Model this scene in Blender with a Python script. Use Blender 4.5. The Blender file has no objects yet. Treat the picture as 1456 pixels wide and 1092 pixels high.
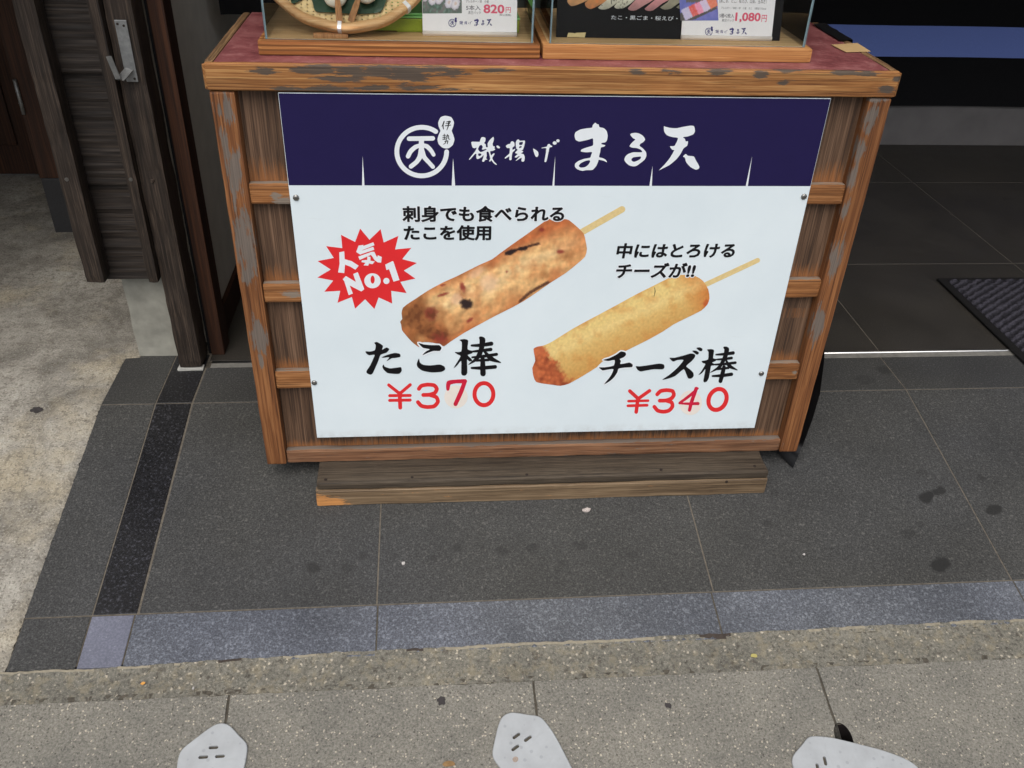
import bpy, bmesh, math, random
from mathutils import Vector, Matrix, noise
from mathutils.geometry import delaunay_2d_cdt
random.seed(7)
SC = bpy.context.scene
COL = SC.collection

# ------------------------------------------------------------------ camera
F_PX, PITCH, ROLL, YAW = 1252.19, 0.592004, 0.03994802, 0.10288859
CAM = Vector((-0.2173655, -1.4820499, 1.2))
def _rot():
    B = Matrix(((1, 0, 0), (0, 0, -1), (0, 1, 0)))
    c, s = math.cos(YAW), math.sin(YAW); Y = Matrix(((c, -s, 0), (s, c, 0), (0, 0, 1)))
    c, s = math.cos(PITCH), math.sin(PITCH); P = Matrix(((1, 0, 0), (0, c, -s), (0, s, c)))
    c, s = math.cos(ROLL), math.sin(ROLL); R = Matrix(((c, -s, 0), (s, c, 0), (0, 0, 1)))
    return R @ P @ B @ Y
RC = _rot()
cd = bpy.data.cameras.new('camera')
cam = bpy.data.objects.new('camera', cd); COL.objects.link(cam)
cd.sensor_width = 36; cd.lens = F_PX / 1456 * 36; cd.clip_start = 0.02; cd.clip_end = 500
m4 = Matrix((RC[0], -RC[1], -RC[2])).transposed().to_4x4(); m4.translation = CAM
cam.matrix_world = m4
SC.camera = cam

# ------------------------------------------------------------------ sky, sun, exposure
SUN_EL, SUN_AZ = math.radians(57), math.radians(194)      # azimuth clockwise from +Y: in front of the shop
w = bpy.data.worlds.new('World'); SC.world = w; w.use_nodes = True
nt = w.node_tree
sky = nt.nodes.new('ShaderNodeTexSky'); sky.sky_type = 'NISHITA'; sky.sun_disc = False
sky.sun_elevation = SUN_EL; sky.sun_rotation = SUN_AZ; sky.dust_density = 4.0; sky.air_density = 1.0; sky.ozone_density = 1.0
hs = nt.nodes.new('ShaderNodeHueSaturation'); hs.inputs['Saturation'].default_value = 0.62
nt.links.new(sky.outputs[0], hs.inputs['Color'])
nt.links.new(hs.outputs[0], nt.nodes['Background'].inputs[0])
nt.nodes['Background'].inputs[1].default_value = 0.11
sl = bpy.data.lights.new('sun', 'SUN'); sl.energy = 1.75; sl.angle = math.radians(55); sl.color = (1, 0.975, 0.945)
so = bpy.data.objects.new('sun', sl); COL.objects.link(so)
sd = Vector((math.sin(SUN_AZ) * math.cos(SUN_EL), math.cos(SUN_AZ) * math.cos(SUN_EL), math.sin(SUN_EL)))
so.rotation_euler = sd.to_track_quat('Z', 'Y').to_euler(); so.location = sd * 12
SC.view_settings.view_transform = 'Standard'; SC.view_settings.look = 'None'
SC.view_settings.exposure = 0.30; SC.view_settings.gamma = 1.0
SC.cycles.max_bounces = 8; SC.cycles.transparent_max_bounces = 16; SC.cycles.use_denoising = True; SC.cycles.denoising_prefilter = 'ACCURATE'

# ------------------------------------------------------------------ geometry helpers
def back(px, axis, val):
    """point where the line of sight through photo pixel px meets the plane axis = val"""
    d = RC.transposed() @ Vector(((px[0] - 728) / F_PX, (px[1] - 546) / F_PX, 1))
    return CAM + d * ((val - CAM[axis]) / d[axis])
RAMP, RY = 0.1851, 0.2382
def H(y):                                   # height of the sloped apron in front of the door
    return 0.0 if y >= RY else RAMP * (max(y, -1.3) - RY)
def onfloor(px):
    b = back(px, 2, 0)
    if b.y >= RY: return b
    d = RC.transposed() @ Vector(((px[0] - 728) / F_PX, (px[1] - 546) / F_PX, 1))
    t = (RAMP * (CAM.y - RY) - CAM.z) / (d.z - RAMP * d.y)
    return CAM + d * t

LOC = {}
def root(name, label, cat, loc=(0, 0, 0), group=None):
    o = bpy.data.objects.new(name, None); COL.objects.link(o)
    o.empty_display_size = 0.05; o.location = loc
    LOC[o.name] = Vector(loc)
    tag(o, label, cat, group); return o
def tag(o, label, cat, group=None):
    o['label'] = label; o['category'] = cat
    if group: o['group'] = group
    return o
def struct(o): o['kind'] = 'structure'; return o

class MB:
    def __init__(s): s.bm = bmesh.new(); s.mi = 0
    def face(s, vs):
        f = s.bm.faces.new([s.bm.verts.new(v) for v in vs]); f.material_index = s.mi; return f
    def box(s, a, b, bev=0.0, seg=2, M=None):
        x0, y0, z0 = a; x1, y1, z1 = b
        c = [s.bm.verts.new(Vector(p)) for p in ((x0,y0,z0),(x1,y0,z0),(x1,y1,z0),(x0,y1,z0),(x0,y0,z1),(x1,y0,z1),(x1,y1,z1),(x0,y1,z1))]
        if M is not None:
            for v in c: v.co = M @ v.co
        fs = [s.bm.faces.new([c[i] for i in q]) for q in ((3,2,1,0),(4,5,6,7),(0,1,5,4),(1,2,6,5),(2,3,7,6),(3,0,4,7))]
        for f in fs: f.material_index = s.mi
        if bev > 0:
            es = list({e for f in fs for e in f.edges})
            r = bmesh.ops.bevel(s.bm, geom=es, offset=bev, segments=seg, profile=0.6, affect='EDGES', clamp_overlap=True)
            for f in r['faces']: f.material_index = s.mi
        return s
    def gbox(s, a, b, st=0.006, bev=0.0015, jit=0.0, fseed=0):
        """box whose faces are gridded at about st metres, edges rounded and a little uneven"""
        n = [max(1, int(round((b[i] - a[i]) / st[i] if isinstance(st, tuple) else (b[i] - a[i]) / st))) for i in range(3)]
        vm = {}
        def V(i, j, k):
            key = (i, j, k)
            if key in vm: return vm[key]
            p = Vector((a[0] + (b[0]-a[0]) * i / n[0], a[1] + (b[1]-a[1]) * j / n[1], a[2] + (b[2]-a[2]) * k / n[2]))
            ext = [(-1 if q == 0 else 1 if q == n[t] else 0) for t, q in enumerate(key)]
            ne = sum(1 for e in ext if e)
            if ne >= 2:
                for t in range(3): p[t] -= ext[t] * bev * (0.42 if ne == 2 else 0.6)
            if jit:
                q = p * 23 + Vector((fseed * 7.3, 0, 0))
                nn = noise.noise(q) * jit
                for t in range(3): p[t] += ext[t] * nn
            vm[key] = s.bm.verts.new(p); return vm[key]
        for ax in range(3):
            u, v = (ax + 1) % 3, (ax + 2) % 3
            for side in (0, n[ax]):
                for i in range(n[u]):
                    for j in range(n[v]):
                        q = []
                        for (di, dj) in ((0,0),(1,0),(1,1),(0,1)):
                            k = [0,0,0]; k[ax] = side; k[u] = i + di; k[v] = j + dj; q.append(V(*k))
                        if side == 0: q.reverse()
                        f = s.bm.faces.new(q); f.material_index = s.mi
        return s
    def tube(s, pts, r, n=10, caps=True):
        pts = [Vector(p) for p in pts]; rs = r if isinstance(r, (list, tuple)) else [r] * len(pts)
        rings = []
        for i, p in enumerate(pts):
            d = (pts[min(i + 1, len(pts) - 1)] - pts[max(i - 1, 0)]).normalized()
            up = Vector((0, 0, 1)) if abs(d.z) < 0.9 else Vector((0, 1, 0))
            a = d.cross(up).normalized(); b = d.cross(a)
            rings.append([s.bm.verts.new(p + (a * math.cos(t) + b * math.sin(t)) * rs[i]) for t in [2 * math.pi * k / n for k in range(n)]])
        for A, B in zip(rings, rings[1:]):
            for k in range(n):
                f = s.bm.faces.new((A[k], A[(k+1) % n], B[(k+1) % n], B[k])); f.material_index = s.mi; f.smooth = True
        if caps:
            s.bm.faces.new(rings[0]).material_index = s.mi; s.bm.faces.new(rings[-1][::-1]).material_index = s.mi
        return s
    def grid(s, nu, nv, fn, smooth=True, flip=False):
        V = [[s.bm.verts.new(fn(i / nu, j / nv)) for j in range(nv + 1)] for i in range(nu + 1)]
        for i in range(nu):
            for j in range(nv):
                q = (V[i][j], V[i+1][j], V[i+1][j+1], V[i][j+1])
                f = s.bm.faces.new(q[::-1] if flip else q); f.smooth = smooth; f.material_index = s.mi
        return V
    def prism(s, poly, fn, h, holes=(), cut=None):
        """poly (2D) filled and raised by h along fn's third argument; fn(u, v, w) -> point"""
        vs, fs = fill([poly] + list(holes) + ([cut] if cut else []), bool(holes))
        if cut: fs = [f for f in fs if not inpoly(sum((Vector(vs[i]) for i in f), Vector((0, 0))) / len(f), cut)]
        top = [s.bm.verts.new(fn(v[0], v[1], h)) for v in vs]
        for f in fs:
            g = s.bm.faces.new([top[i] for i in f]); g.material_index = s.mi
        for lp in [poly] + list(holes):
            A = [s.bm.verts.new(fn(p[0], p[1], h)) for p in lp]; B = [s.bm.verts.new(fn(p[0], p[1], 0)) for p in lp]
            for k in range(len(lp)):
                g = s.bm.faces.new((A[k], B[k], B[(k+1) % len(lp)], A[(k+1) % len(lp)])); g.material_index = s.mi
        bmesh.ops.remove_doubles(s.bm, verts=s.bm.verts[:], dist=1e-6)
        return s
    def done(s, name, mats, parent=None, smooth=False, fixn=True):
        o_loc = Vector((0, 0, 0)); p = parent
        if p is not None: o_loc = LOC[p.name]
        for v in s.bm.verts: v.co -= o_loc
        if fixn: bmesh.ops.recalc_face_normals(s.bm, faces=s.bm.faces[:])
        me = bpy.data.meshes.new(name); s.bm.to_mesh(me); s.bm.free()
        for m in (mats if isinstance(mats, (list, tuple)) else [mats]): me.materials.append(m)
        if smooth:
            for f in me.polygons: f.use_smooth = True
        o = bpy.data.objects.new(name, me); COL.objects.link(o)
        if parent is not None: o.parent = parent
        LOC[o.name] = o_loc
        return o

def inpoly(p, poly):
    r = False; j = len(poly) - 1
    for i in range(len(poly)):
        a, b = poly[i], poly[j]
        if (a[1] > p[1]) != (b[1] > p[1]) and p[0] < (b[0] - a[0]) * (p[1] - a[1]) / (b[1] - a[1]) + a[0]: r = not r
        j = i
    return r
def fill(polys, holes=False, eps=1e-7, extra=()):
    """triangles inside the union of polys (or, with holes, inside an odd number of them)"""
    vs, es = [], []
    for p in polys:
        b = len(vs); n = len(p); vs += [Vector((q[0], q[1])) for q in p]; es += [(b + i, b + (i + 1) % n) for i in range(n)]
    vs += [Vector(q) for q in extra]
    r = delaunay_2d_cdt(vs, es, [], 0, eps, False)
    bb = [(min(q[0] for q in p), max(q[0] for q in p), min(q[1] for q in p), max(q[1] for q in p), p) for p in polys]
    out = []
    for f in r[2]:
        c = sum((r[0][i] for i in f), Vector((0, 0))) / len(f); k = 0
        for (xa, xb, ya, yb, p) in bb:
            if xa <= c.x <= xb and ya <= c.y <= yb and inpoly(c, p):
                k += 1
                if not holes: break
        if (k % 2 if holes else k): out.append(list(f))
    return [tuple(v) for v in r[0]], out

def smooth_poly(p, n=3, closed=True):
    out = []; L = len(p)
    for i in range(L if closed else L - 1):
        g = lambda k: Vector(p[k % L]) if closed else Vector(p[min(max(k, 0), L - 1)])
        a, b, c, d = g(i-1), g(i), g(i+1), g(i+2)
        for k in range(n):
            t = k / n
            q = 0.5 * ((2*b) + (c - a) * t + (2*a - 5*b + 4*c - d) * t*t + (3*b - a - 3*c + d) * t*t*t)
            lin = b.lerp(c, t); q = q.lerp(lin, 0.35)
            out.append((q.x, q.y))
    if not closed: out.append(tuple(p[-1]))
    return out
def grow(p, r):
    A = sum(p[i][0] * p[(i+1) % len(p)][1] - p[(i+1) % len(p)][0] * p[i][1] for i in range(len(p)))
    sg = 1 if A > 0 else -1; out = []
    for i in range(len(p)):
        a, b, c = Vector(p[i-1]), Vector(p[i]), Vector(p[(i+1) % len(p)])
        d1, d2 = (b - a).normalized(), (c - b).normalized()
        n = Vector((d1.y + d2.y, -d1.x - d2.x))
        n = n.normalized() if n.length > 1e-6 else Vector((d1.y, -d1.x))
        out.append((b.x + n.x * r * sg, b.y + n.y * r * sg))
    return out
def ell(cx, cy, rx, ry, n=28, rot=0, slant=0):
    out = []
    for k in range(n):
        t = 2 * math.pi * k / n; x, y = rx * math.cos(t), ry * math.sin(t)
        x += slant * y
        out.append((cx + x * math.cos(rot) - y * math.sin(rot), cy + x * math.sin(rot) + y * math.cos(rot)))
    return out
def stroke(pts, r, sub=4):
    """brush stroke as capsule polygons: pts [(x,y)], r one radius or one per point"""
    rs = r if isinstance(r, (list, tuple)) else [r] * len(pts)
    q = smooth_poly([(p[0], p[1], k) for p, k in zip(pts, rs)], sub, False) if False else None
    P = []; L = len(pts)
    if L > 2:
        sp = smooth_poly(pts, sub, False)
        for i, p in enumerate(sp):
            t = i / sub; k = min(int(t), L - 2); f = t - k
            P.append((p[0], p[1], rs[k] * (1 - f) + rs[k + 1] * f))
    else:
        P = [(p[0], p[1], rr) for p, rr in zip(pts, rs)]
    out = []
    for (x0, y0, r0), (x1, y1, r1) in zip(P, P[1:]):
        a = math.atan2(y1 - y0, x1 - x0); poly = []
        for k in range(7):
            t = a + math.pi / 2 + math.pi * k / 6; poly.append((x0 + r0 * math.cos(t), y0 + r0 * math.sin(t)))
        for k in range(7):
            t = a - math.pi / 2 + math.pi * k / 6; poly.append((x1 + r1 * math.cos(t), y1 + r1 * math.sin(t)))
        out.append(poly)
    return out
def Z(org, s, pts):                       # crop pixels -> photo pixels
    return [(org[0] + p[0] / s, org[1] + p[1] / s) for p in pts]

# ------------------------------------------------------------------ material helpers
def lin(c):
    c /= 255.0
    return c / 12.92 if c <= 0.04045 else ((c + 0.055) / 1.055) ** 2.4
def rgb(r, g, b, k=1.0): return (lin(r) * k, lin(g) * k, lin(b) * k, 1)
class NT:
    def __init__(s, name):
        s.m = bpy.data.materials.new(name); s.m.use_nodes = True
        s.t = s.m.node_tree; s.b = s.t.nodes['Principled BSDF']
        s.tc = s.t.nodes.new('ShaderNodeTexCoord'); s.O = s.tc.outputs['Object']
    def n(s, typ, **kw):
        x = s.t.nodes.new('ShaderNode' + typ)
        for k, v in kw.items():
            if k[0] == '_': setattr(x, k[1:], v)
            else: s.set(x.inputs[int(k[1:]) if k[0] == 'i' and k[1:].isdigit() else k.replace('__', ' ')], v)
        return x
    def set(s, inp, v):
        if hasattr(v, 'is_output'): s.t.links.new(v, inp)
        else: inp.default_value = v
    def map(s, sc, loc=(0,0,0), rot=(0,0,0), src=None):
        return s.n('Mapping', Vector=src or s.O, Scale=sc, Location=loc, Rotation=rot).outputs[0]
    def noise(s, vec, scale, detail=4, rough=0.55, dist=0.0):
        return s.n('TexNoise', Vector=vec, Scale=scale, Detail=detail, Roughness=rough, Distortion=dist).outputs['Fac']
    def vor(s, vec, scale, feature='F1', out='Distance', rnd=1.0):
        return s.n('TexVoronoi', Vector=vec, Scale=scale, Randomness=rnd, _feature=feature).outputs[out]
    def ramp(s, f, stops, interp='LINEAR'):
        x = s.n('ValToRGB', Fac=f); cr = x.color_ramp; cr.interpolation = interp
        while len(cr.elements) < len(stops): cr.elements.new(0.5)
        for e, (p, c) in zip(cr.elements, stops):
            e.position = p; e.color = c if isinstance(c, tuple) else (c, c, c, 1)
        return x.outputs[0]
    def math(s, op, a, b=0.0, clamp=False):
        x = s.n('Math', _operation=op, i0=a, i1=b); x.use_clamp = clamp; return x.outputs[0]
    def mix(s, f, a, b, mode='MIX'):
        x = s.n('Mix', _data_type='RGBA', _blend_type=mode)
        s.set(x.inputs[0], f); s.set(x.inputs[6], a); s.set(x.inputs[7], b); return x.outputs[2]
    def attr(s, name, out='Fac'): return s.n('Attribute', _attribute_name=name).outputs[out]
    def sep(s, vec=None): return s.n('SeparateXYZ', Vector=vec or s.O).outputs
    def fin(s, color, rough=0.6, bump=None, bs=0.2, bd=0.002, spec=0.5, metal=0.0):
        s.set(s.b.inputs['Base Color'], color); s.set(s.b.inputs['Roughness'], rough)
        s.b.inputs['Specular IOR Level'].default_value = spec; s.b.inputs['Metallic'].default_value = metal
        if bump is not None:
            s.set(s.b.inputs['Normal'], s.n('Bump', Height=bump, Strength=bs, Distance=bd).outputs[0])
        return s.m

def plain(name, c, rough=0.5, var=0.06, scale=60, spec=0.5, metal=0.0, bump=0.0):
    k = NT(name); f = k.noise(k.O, scale, 5)
    lo = tuple(x * (1 - var) for x in c[:3]) + (1,); hi = tuple(min(1, x * (1 + var)) for x in c[:3]) + (1,)
    return k.fin(k.ramp(f, [(0.3, lo), (0.7, hi)]), rough, f if bump else None, bump, 0.002, spec, metal)

def wood(name, base, dark, axis='Z', light=None, wear=None, wearbias=0.0, scale=1.0, rough=0.62, bump=0.35, lines=0.5, fine=1.0, soft=0.0, stripe=0.0):
    """weathered wood: stretched grain along axis; the vertex layer 'wear' (plus noise) shows the wear colour"""
    k = NT(name); ax = 'XYZ'.index(axis)
    def st(a, c):
        v = [c * scale] * 3; v[ax] = a * scale; return tuple(v)
    g1 = k.noise(k.map(st(2.4, 118)), 1.0, 5, 0.68, 0.4)
    g2 = k.noise(k.map(st(6, 430)), 1.0, 2, 0.6)
    g3 = k.noise(k.map(st(3.0, 240)), 1.0, 4, 0.7, 0.3)
    big = k.noise(k.map(st(3, 9), (3.1, 1.7, 0.4)), 1.0, 4)
    f = k.math('ADD', k.math('MULTIPLY', g1, 0.55), k.math('MULTIPLY', g2, 0.45 * fine))
    light = light or tuple(min(1, x * 1.35) for x in base[:3]) + (1,)
    c = k.ramp(f, [(0.37, dark), (0.49, base), (0.61, light)])
    c = k.mix(k.math('MULTIPLY', k.ramp(g3, [(0.56, 0.0), (0.64, 1.0)]), lines), c, tuple(x * 0.45 for x in dark[:3]) + (1,))
    c = k.mix(1.0, c, k.ramp(big, [(0.3, (0.74, 0.72, 0.7, 1)), (0.7, (1.14, 1.12, 1.1, 1))]), 'MULTIPLY')
    if stripe:
        wv_ = k.n('TexWave', Vector=k.map((0.12, 1, 1) if axis == 'X' else (1, 1, 0.12)), Scale=stripe, Distortion=3.0, Detail=3.0, _bands_direction='Z' if axis == 'X' else 'X')
        wv_.inputs['Detail Scale'].default_value = 0.6
        c = k.mix(k.math('MULTIPLY', k.ramp(wv_.outputs['Fac'], [(0.25, 1.0), (0.65, 0.0)]), 0.9), c, tuple(x * 0.5 for x in dark[:3]) + (1,))
    hgt = f
    if wear:
        rag = k.noise(k.map(st(10, 260) if soft else st(22, 150), (5, 2, 9)), 1.0, 6, 0.74)
        wv = k.math('ADD', k.attr('wear'), k.math('MULTIPLY', k.math('SUBTRACT', rag, 0.5), 2.0 if soft else 2.7))
        wv = k.math('ADD', wv, wearbias)
        fac = k.ramp(wv, [(0.40 - soft, 0.0), (0.58 + soft, 1.0)])
        wc = k.ramp(g2, [(0.3, tuple(x * 0.8 for x in wear[:3]) + (1,)), (0.7, tuple(x * 1.2 for x in wear[:3]) + (1,))])
        c = k.mix(k.math('MULTIPLY', fac, 0.9), c, wc)
        hgt = k.math('ADD', f, k.math('MULTIPLY', fac, -0.25))
    return k.fin(c, rough, hgt, bump, 0.0016, 0.35)

def granite(name, c, spk=0.5, lightc=None, rough=0.55, scale=300, stains=(), big=0.12, spec=0.4, lightthr=(0.66, 0.74)):
    k = NT(name)
    n1 = k.noise(k.O, scale, 3, 0.7); n2 = k.noise(k.map((1, 1, 1), (4, 4, 4)), scale * 0.55, 2, 0.6)
    b = k.noise(k.O, 4.0, 6, 0.65)
    lo = tuple(x * (1 - spk) for x in c[:3]) + (1,); hi = tuple(x * (1 + spk * 1.3) for x in c[:3]) + (1,)
    col = k.ramp(n1, [(0.36, lo), (0.5, c), (0.64, hi)])
    lightc = lightc or tuple(min(1, x * 3.2) for x in c[:3]) + (1,)
    col = k.mix(k.math('MULTIPLY', k.ramp(n2, [(lightthr[0], 0.0), (lightthr[1], 1.0)]), 0.75), col, lightc)
    col = k.mix(1.0, col, k.ramp(b, [(0.3, (1 - big * 1.6,) * 3 + (1,)), (0.7, (1 + big,) * 3 + (1,))]), 'MULTIPLY')
    tn = k.noise(k.map((1, 1, 1), (2, 7, 0)), 1.3, 3, 0.5)
    col = k.mix(1.0, col, k.ramp(tn, [(0.35, (1.03, 1.02, 0.96, 1)), (0.65, (0.95, 0.97, 1.03, 1))]), 'MULTIPLY')
    if stains:
        wob = k.n('TexNoise', Vector=k.O, Scale=38.0, Detail=3.0).outputs['Color']
        pos = k.n('VectorMath', _operation='ADD', i0=k.O, i1=k.n('VectorMath', _operation='MULTIPLY', i0=k.n('VectorMath', _operation='SUBTRACT', i0=wob, i1=(0.5, 0.5, 0.5)).outputs[0], i1=(0.022, 0.022, 0)).outputs[0]).outputs[0]
        tot = None
        for (x, y, rx, ry, rot, a) in stains:
            q = k.map((1 / rx, 1 / ry, 0), (0, 0, 0), (0, 0, 0), k.n('VectorRotate', _rotation_type='Z_AXIS', Vector=k.n('VectorMath', _operation='SUBTRACT', i0=pos, i1=(x, y, 0)).outputs[0], Angle=-rot).outputs[0])
            l = k.n('VectorMath', _operation='LENGTH', i0=q).outputs['Value']
            f = k.math('MULTIPLY', k.ramp(l, [(0.72, 1.0), (1.0, 0.0)]), a)
            tot = f if tot is None else k.math('MAXIMUM', tot, f)
        col = k.mix(tot, col, tuple(x * 0.36 for x in c[:3]) + (1,))
    rr = k.ramp(b, [(0.3, rough - 0.08), (0.7, rough + 0.1)])
    return k.fin(col, rr, n1, 0.25, 0.0015, spec)

# ------------------------------------------------------------------ materials
M = {}
M['post'] = wood('post_wood', rgb(118, 74, 42), rgb(74, 46, 27), 'Z', rgb(148, 101, 62), rgb(106, 99, 92), lines=0.4)
M['rail'] = wood('rail_wood', rgb(138, 90, 50), rgb(90, 57, 33), 'X', rgb(176, 126, 80), rgb(128, 119, 108), lines=0.65)
M['toprail'] = wood('top_rail_wood', rgb(154, 104, 58), rgb(108, 68, 37), 'X', rgb(190, 144, 90), rgb(74, 69, 63), lines=0.55)
M['toprim'] = wood('top_rim_wood', rgb(122, 94, 66), rgb(76, 58, 42), 'Y', rgb(164, 132, 94), lines=0.7)
M['botrail'] = wood('bottom_rail_wood', rgb(122, 86, 62), rgb(80, 56, 42), 'X', rgb(150, 114, 86), rgb(112, 104, 96), 0.0, lines=0.6)
M['panel'] = wood('panel_wood', rgb(92, 70, 54), rgb(62, 47, 37), 'Z', rgb(126, 100, 80), rgb(142, 93, 54), -0.05, lines=0.6, soft=0.16)
M['deck'] = wood('deck_wood', rgb(74, 65, 54), rgb(52, 45, 38), 'X', rgb(94, 84, 71), rgb(46, 41, 36), lines=0.35, soft=0.12)  # dark wood, lowered further to deepen the shadow under the stand
M['platform'] = wood('platform_wood', rgb(118, 99, 76), rgb(84, 69, 53), 'X', rgb(146, 126, 100), rgb(196, 136, 78))
M['caseL'] = wood('case_base_wood', rgb(206, 150, 90), rgb(150, 94, 48), 'X', rgb(222, 176, 118), scale=0.8, lines=0.2, fine=0.5, stripe=40.0)
M['caseR'] = wood('case_base_plain_wood', rgb(180, 126, 74), rgb(152, 100, 56), 'X', rgb(200, 152, 98), lines=0.12, bump=0.15)
M['caseF'] = wood('case_floor_wood', rgb(206, 172, 122), rgb(182, 146, 98), 'X', rgb(220, 190, 142), lines=0.1, bump=0.1)
M['oldwood'] = wood('old_dark_wood', rgb(45, 37, 31), rgb(27, 22, 18), 'Z', rgb(76, 65, 56), scale=1.4, lines=0.5, bump=0.6)
M['oldplank'] = wood('old_dark_plank', rgb(37, 31, 27), rgb(23, 19, 16), 'X', rgb(64, 56, 49), scale=1.7, lines=0.5, bump=0.6)
M['brown'] = wood('brown_stained_wood', rgb(56, 33, 20), rgb(38, 22, 14), 'Z', rgb(76, 46, 28), lines=0.2, bump=0.15)
M['bamboo'] = wood('bamboo', rgb(232, 184, 128), rgb(212, 158, 104), 'X', rgb(244, 208, 156), lines=0.1, bump=0.1)
M['strip'] = plain('woven_strip', rgb(242, 208, 148), 0.5, 0.22, 90)
M['stick'] = wood('skewer_wood', rgb(186, 138, 92), rgb(160, 110, 70), 'Z', lines=0.1)
M['fish'] = plain('fish_paste', rgb(222, 216, 196), 0.5, 0.05, 50, bump=0.2)
M['leaf'] = plain('dark_leaf', rgb(34, 66, 44), 0.35, 0.25, 30)
M['green'] = plain('green_card', rgb(146, 164, 46), 0.3, 0.06, 300)
M['greenlid'] = plain('green_lid', rgb(146, 222, 124), 0.22, 0.05, 300)
M['white'] = plain('white_plastic', rgb(244, 243, 243), 0.35, 0.02)
k = NT('sign_white')
n1 = k.noise(k.O, 5, 6, 0.6); n2 = k.noise(k.map((9, 1, 60), (0, 0, 0), (0, 0.5, 0)), 1.0, 5, 0.75); z_ = k.sep()[2]
c = k.ramp(n1, [(0.3, rgb(216, 228, 233)), (0.7, rgb(224, 235, 239))])
c = k.mix(k.math('MULTIPLY', k.ramp(n2, [(0.64, 0.0), (0.74, 1.0)]), 0.16), c, rgb(168, 166, 160))
gr = k.math('MULTIPLY', k.ramp(k.math('ADD', z_, 0.4), [(0.046, 1.0), (0.066, 0.0)]), k.ramp(k.noise(k.O, 40, 5, 0.7), [(0.4, 0.0), (0.7, 1.0)]))
c = k.mix(k.math('MULTIPLY', gr, 0.35), c, rgb(150, 144, 134))
M['board'] = k.fin(c, k.ramp(n1, [(0.3, 0.34), (0.7, 0.46)]), n1, 0.05, 0.004, 0.45)
M['navy'] = plain('sign_navy', rgb(32, 26, 70), 0.5, 0.03, 30, spec=0.2)
M['ink'] = plain('black_ink', rgb(20, 19, 22), 0.5, 0.05, spec=0.2)
M['whiteink'] = plain('white_print', rgb(228, 234, 238), 0.4, 0.02)
M['red'] = plain('red_print', rgb(222, 42, 46), 0.4, 0.04, 20)
M['crimson'] = plain('crimson_marker', rgb(202, 24, 58), 0.4, 0.12, 120)
M['cream'] = plain('cream_sticker', rgb(232, 224, 214), 0.6, 0.03, 60)
M['cardblue'] = plain('card_blue_print', rgb(52, 46, 116), 0.4, 0.05)
M['cardred'] = plain('card_red_print', rgb(226, 84, 112), 0.4, 0.05)
M['cardblack'] = plain('card_black_print', rgb(70, 66, 74), 0.4, 0.05)
M['poster'] = plain('black_poster', rgb(17, 16, 16), 0.45, 0.3, 14, spec=0.15)
M['maroon'] = None
M['steel'] = plain('stainless', rgb(190, 190, 188), 0.28, 0.06, 90, metal=1.0)
M['screw'] = plain('screw_metal', rgb(150, 148, 144), 0.35, 0.2, 200, metal=1.0)
M['darkscrew'] = plain('rusty_screw', rgb(58, 50, 46), 0.6, 0.2, 200, metal=0.6)
M['latch'] = plain('galvanised_latch', rgb(150, 152, 152), 0.5, 0.18, 120, metal=0.85)
M['black'] = plain('black_cloth', rgb(14, 14, 16), 0.85, 0.2, 90, spec=0.2)
M['sheet'] = plain('black_plastic', rgb(16, 16, 18), 0.45, 0.2, 40)
M['bluecloth'] = plain('blue_cloth', rgb(116, 136, 204), 0.9, 0.06, 350, spec=0.1)
M['plinth'] = plain('grey_plinth', rgb(104, 101, 100), 0.75, 0.1, 12, bump=0.2)
M['plaster'] = plain('grey_plaster', rgb(206, 197, 182), 0.85, 0.06, 18)
M['darkstone'] = plain('black_stone', rgb(44, 44, 46), 0.5, 0.2, 200)
M['grout'] = plain('grout', rgb(96, 90, 80), 0.9, 0.3, 120)
M['dirt'] = plain('dirt', rgb(74, 69, 60), 0.95, 0.4, 150, bump=0.4)
M['tape'] = plain('masking_tape', rgb(196, 164, 116), 0.6, 0.05, 100)
M['tapepale'] = plain('pale_tape', rgb(206, 188, 134), 0.6, 0.05, 100)
M['paper'] = plain('paper', rgb(178, 174, 170), 0.7, 0.12, 160)
M['deadleaf'] = plain('dead_leaf', rgb(134, 104, 66), 0.8, 0.25, 90)
M['gum'] = plain('old_gum', rgb(52, 48, 48), 0.8, 0.25, 90)
M['mortar'] = plain('mortar', rgb(168, 168, 162), 0.85, 0.15, 90, bump=0.4)
M['ceil'] = plain('dark_ceiling', rgb(92, 80, 68), 0.8, 0.1, 8)
M['glass'] = None

k = NT('maroon_linoleum')
n1 = k.noise(k.O, 26, 8, 0.7); n2 = k.noise(k.O, 220, 3, 0.7); n3 = k.noise(k.map((90, 9, 1), (0, 0, 0), (0, 0, 0.5)), 1.0, 4, 0.7)
c = k.ramp(n1, [(0.3, rgb(108, 58, 60)), (0.5, rgb(132, 74, 75)), (0.72, rgb(160, 106, 104))])
c = k.mix(k.math('MULTIPLY', k.ramp(n2, [(0.58, 0.0), (0.7, 1.0)]), 0.5), c, rgb(188, 140, 134))
c = k.mix(k.math('MULTIPLY', k.ramp(n3, [(0.64, 0.0), (0.72, 1.0)]), 0.4), c, rgb(186, 138, 132))
M['maroon'] = k.fin(c, k.ramp(n1, [(0.3, 0.34), (0.7, 0.55)]), n2, 0.12, 0.001, 0.5)

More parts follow.
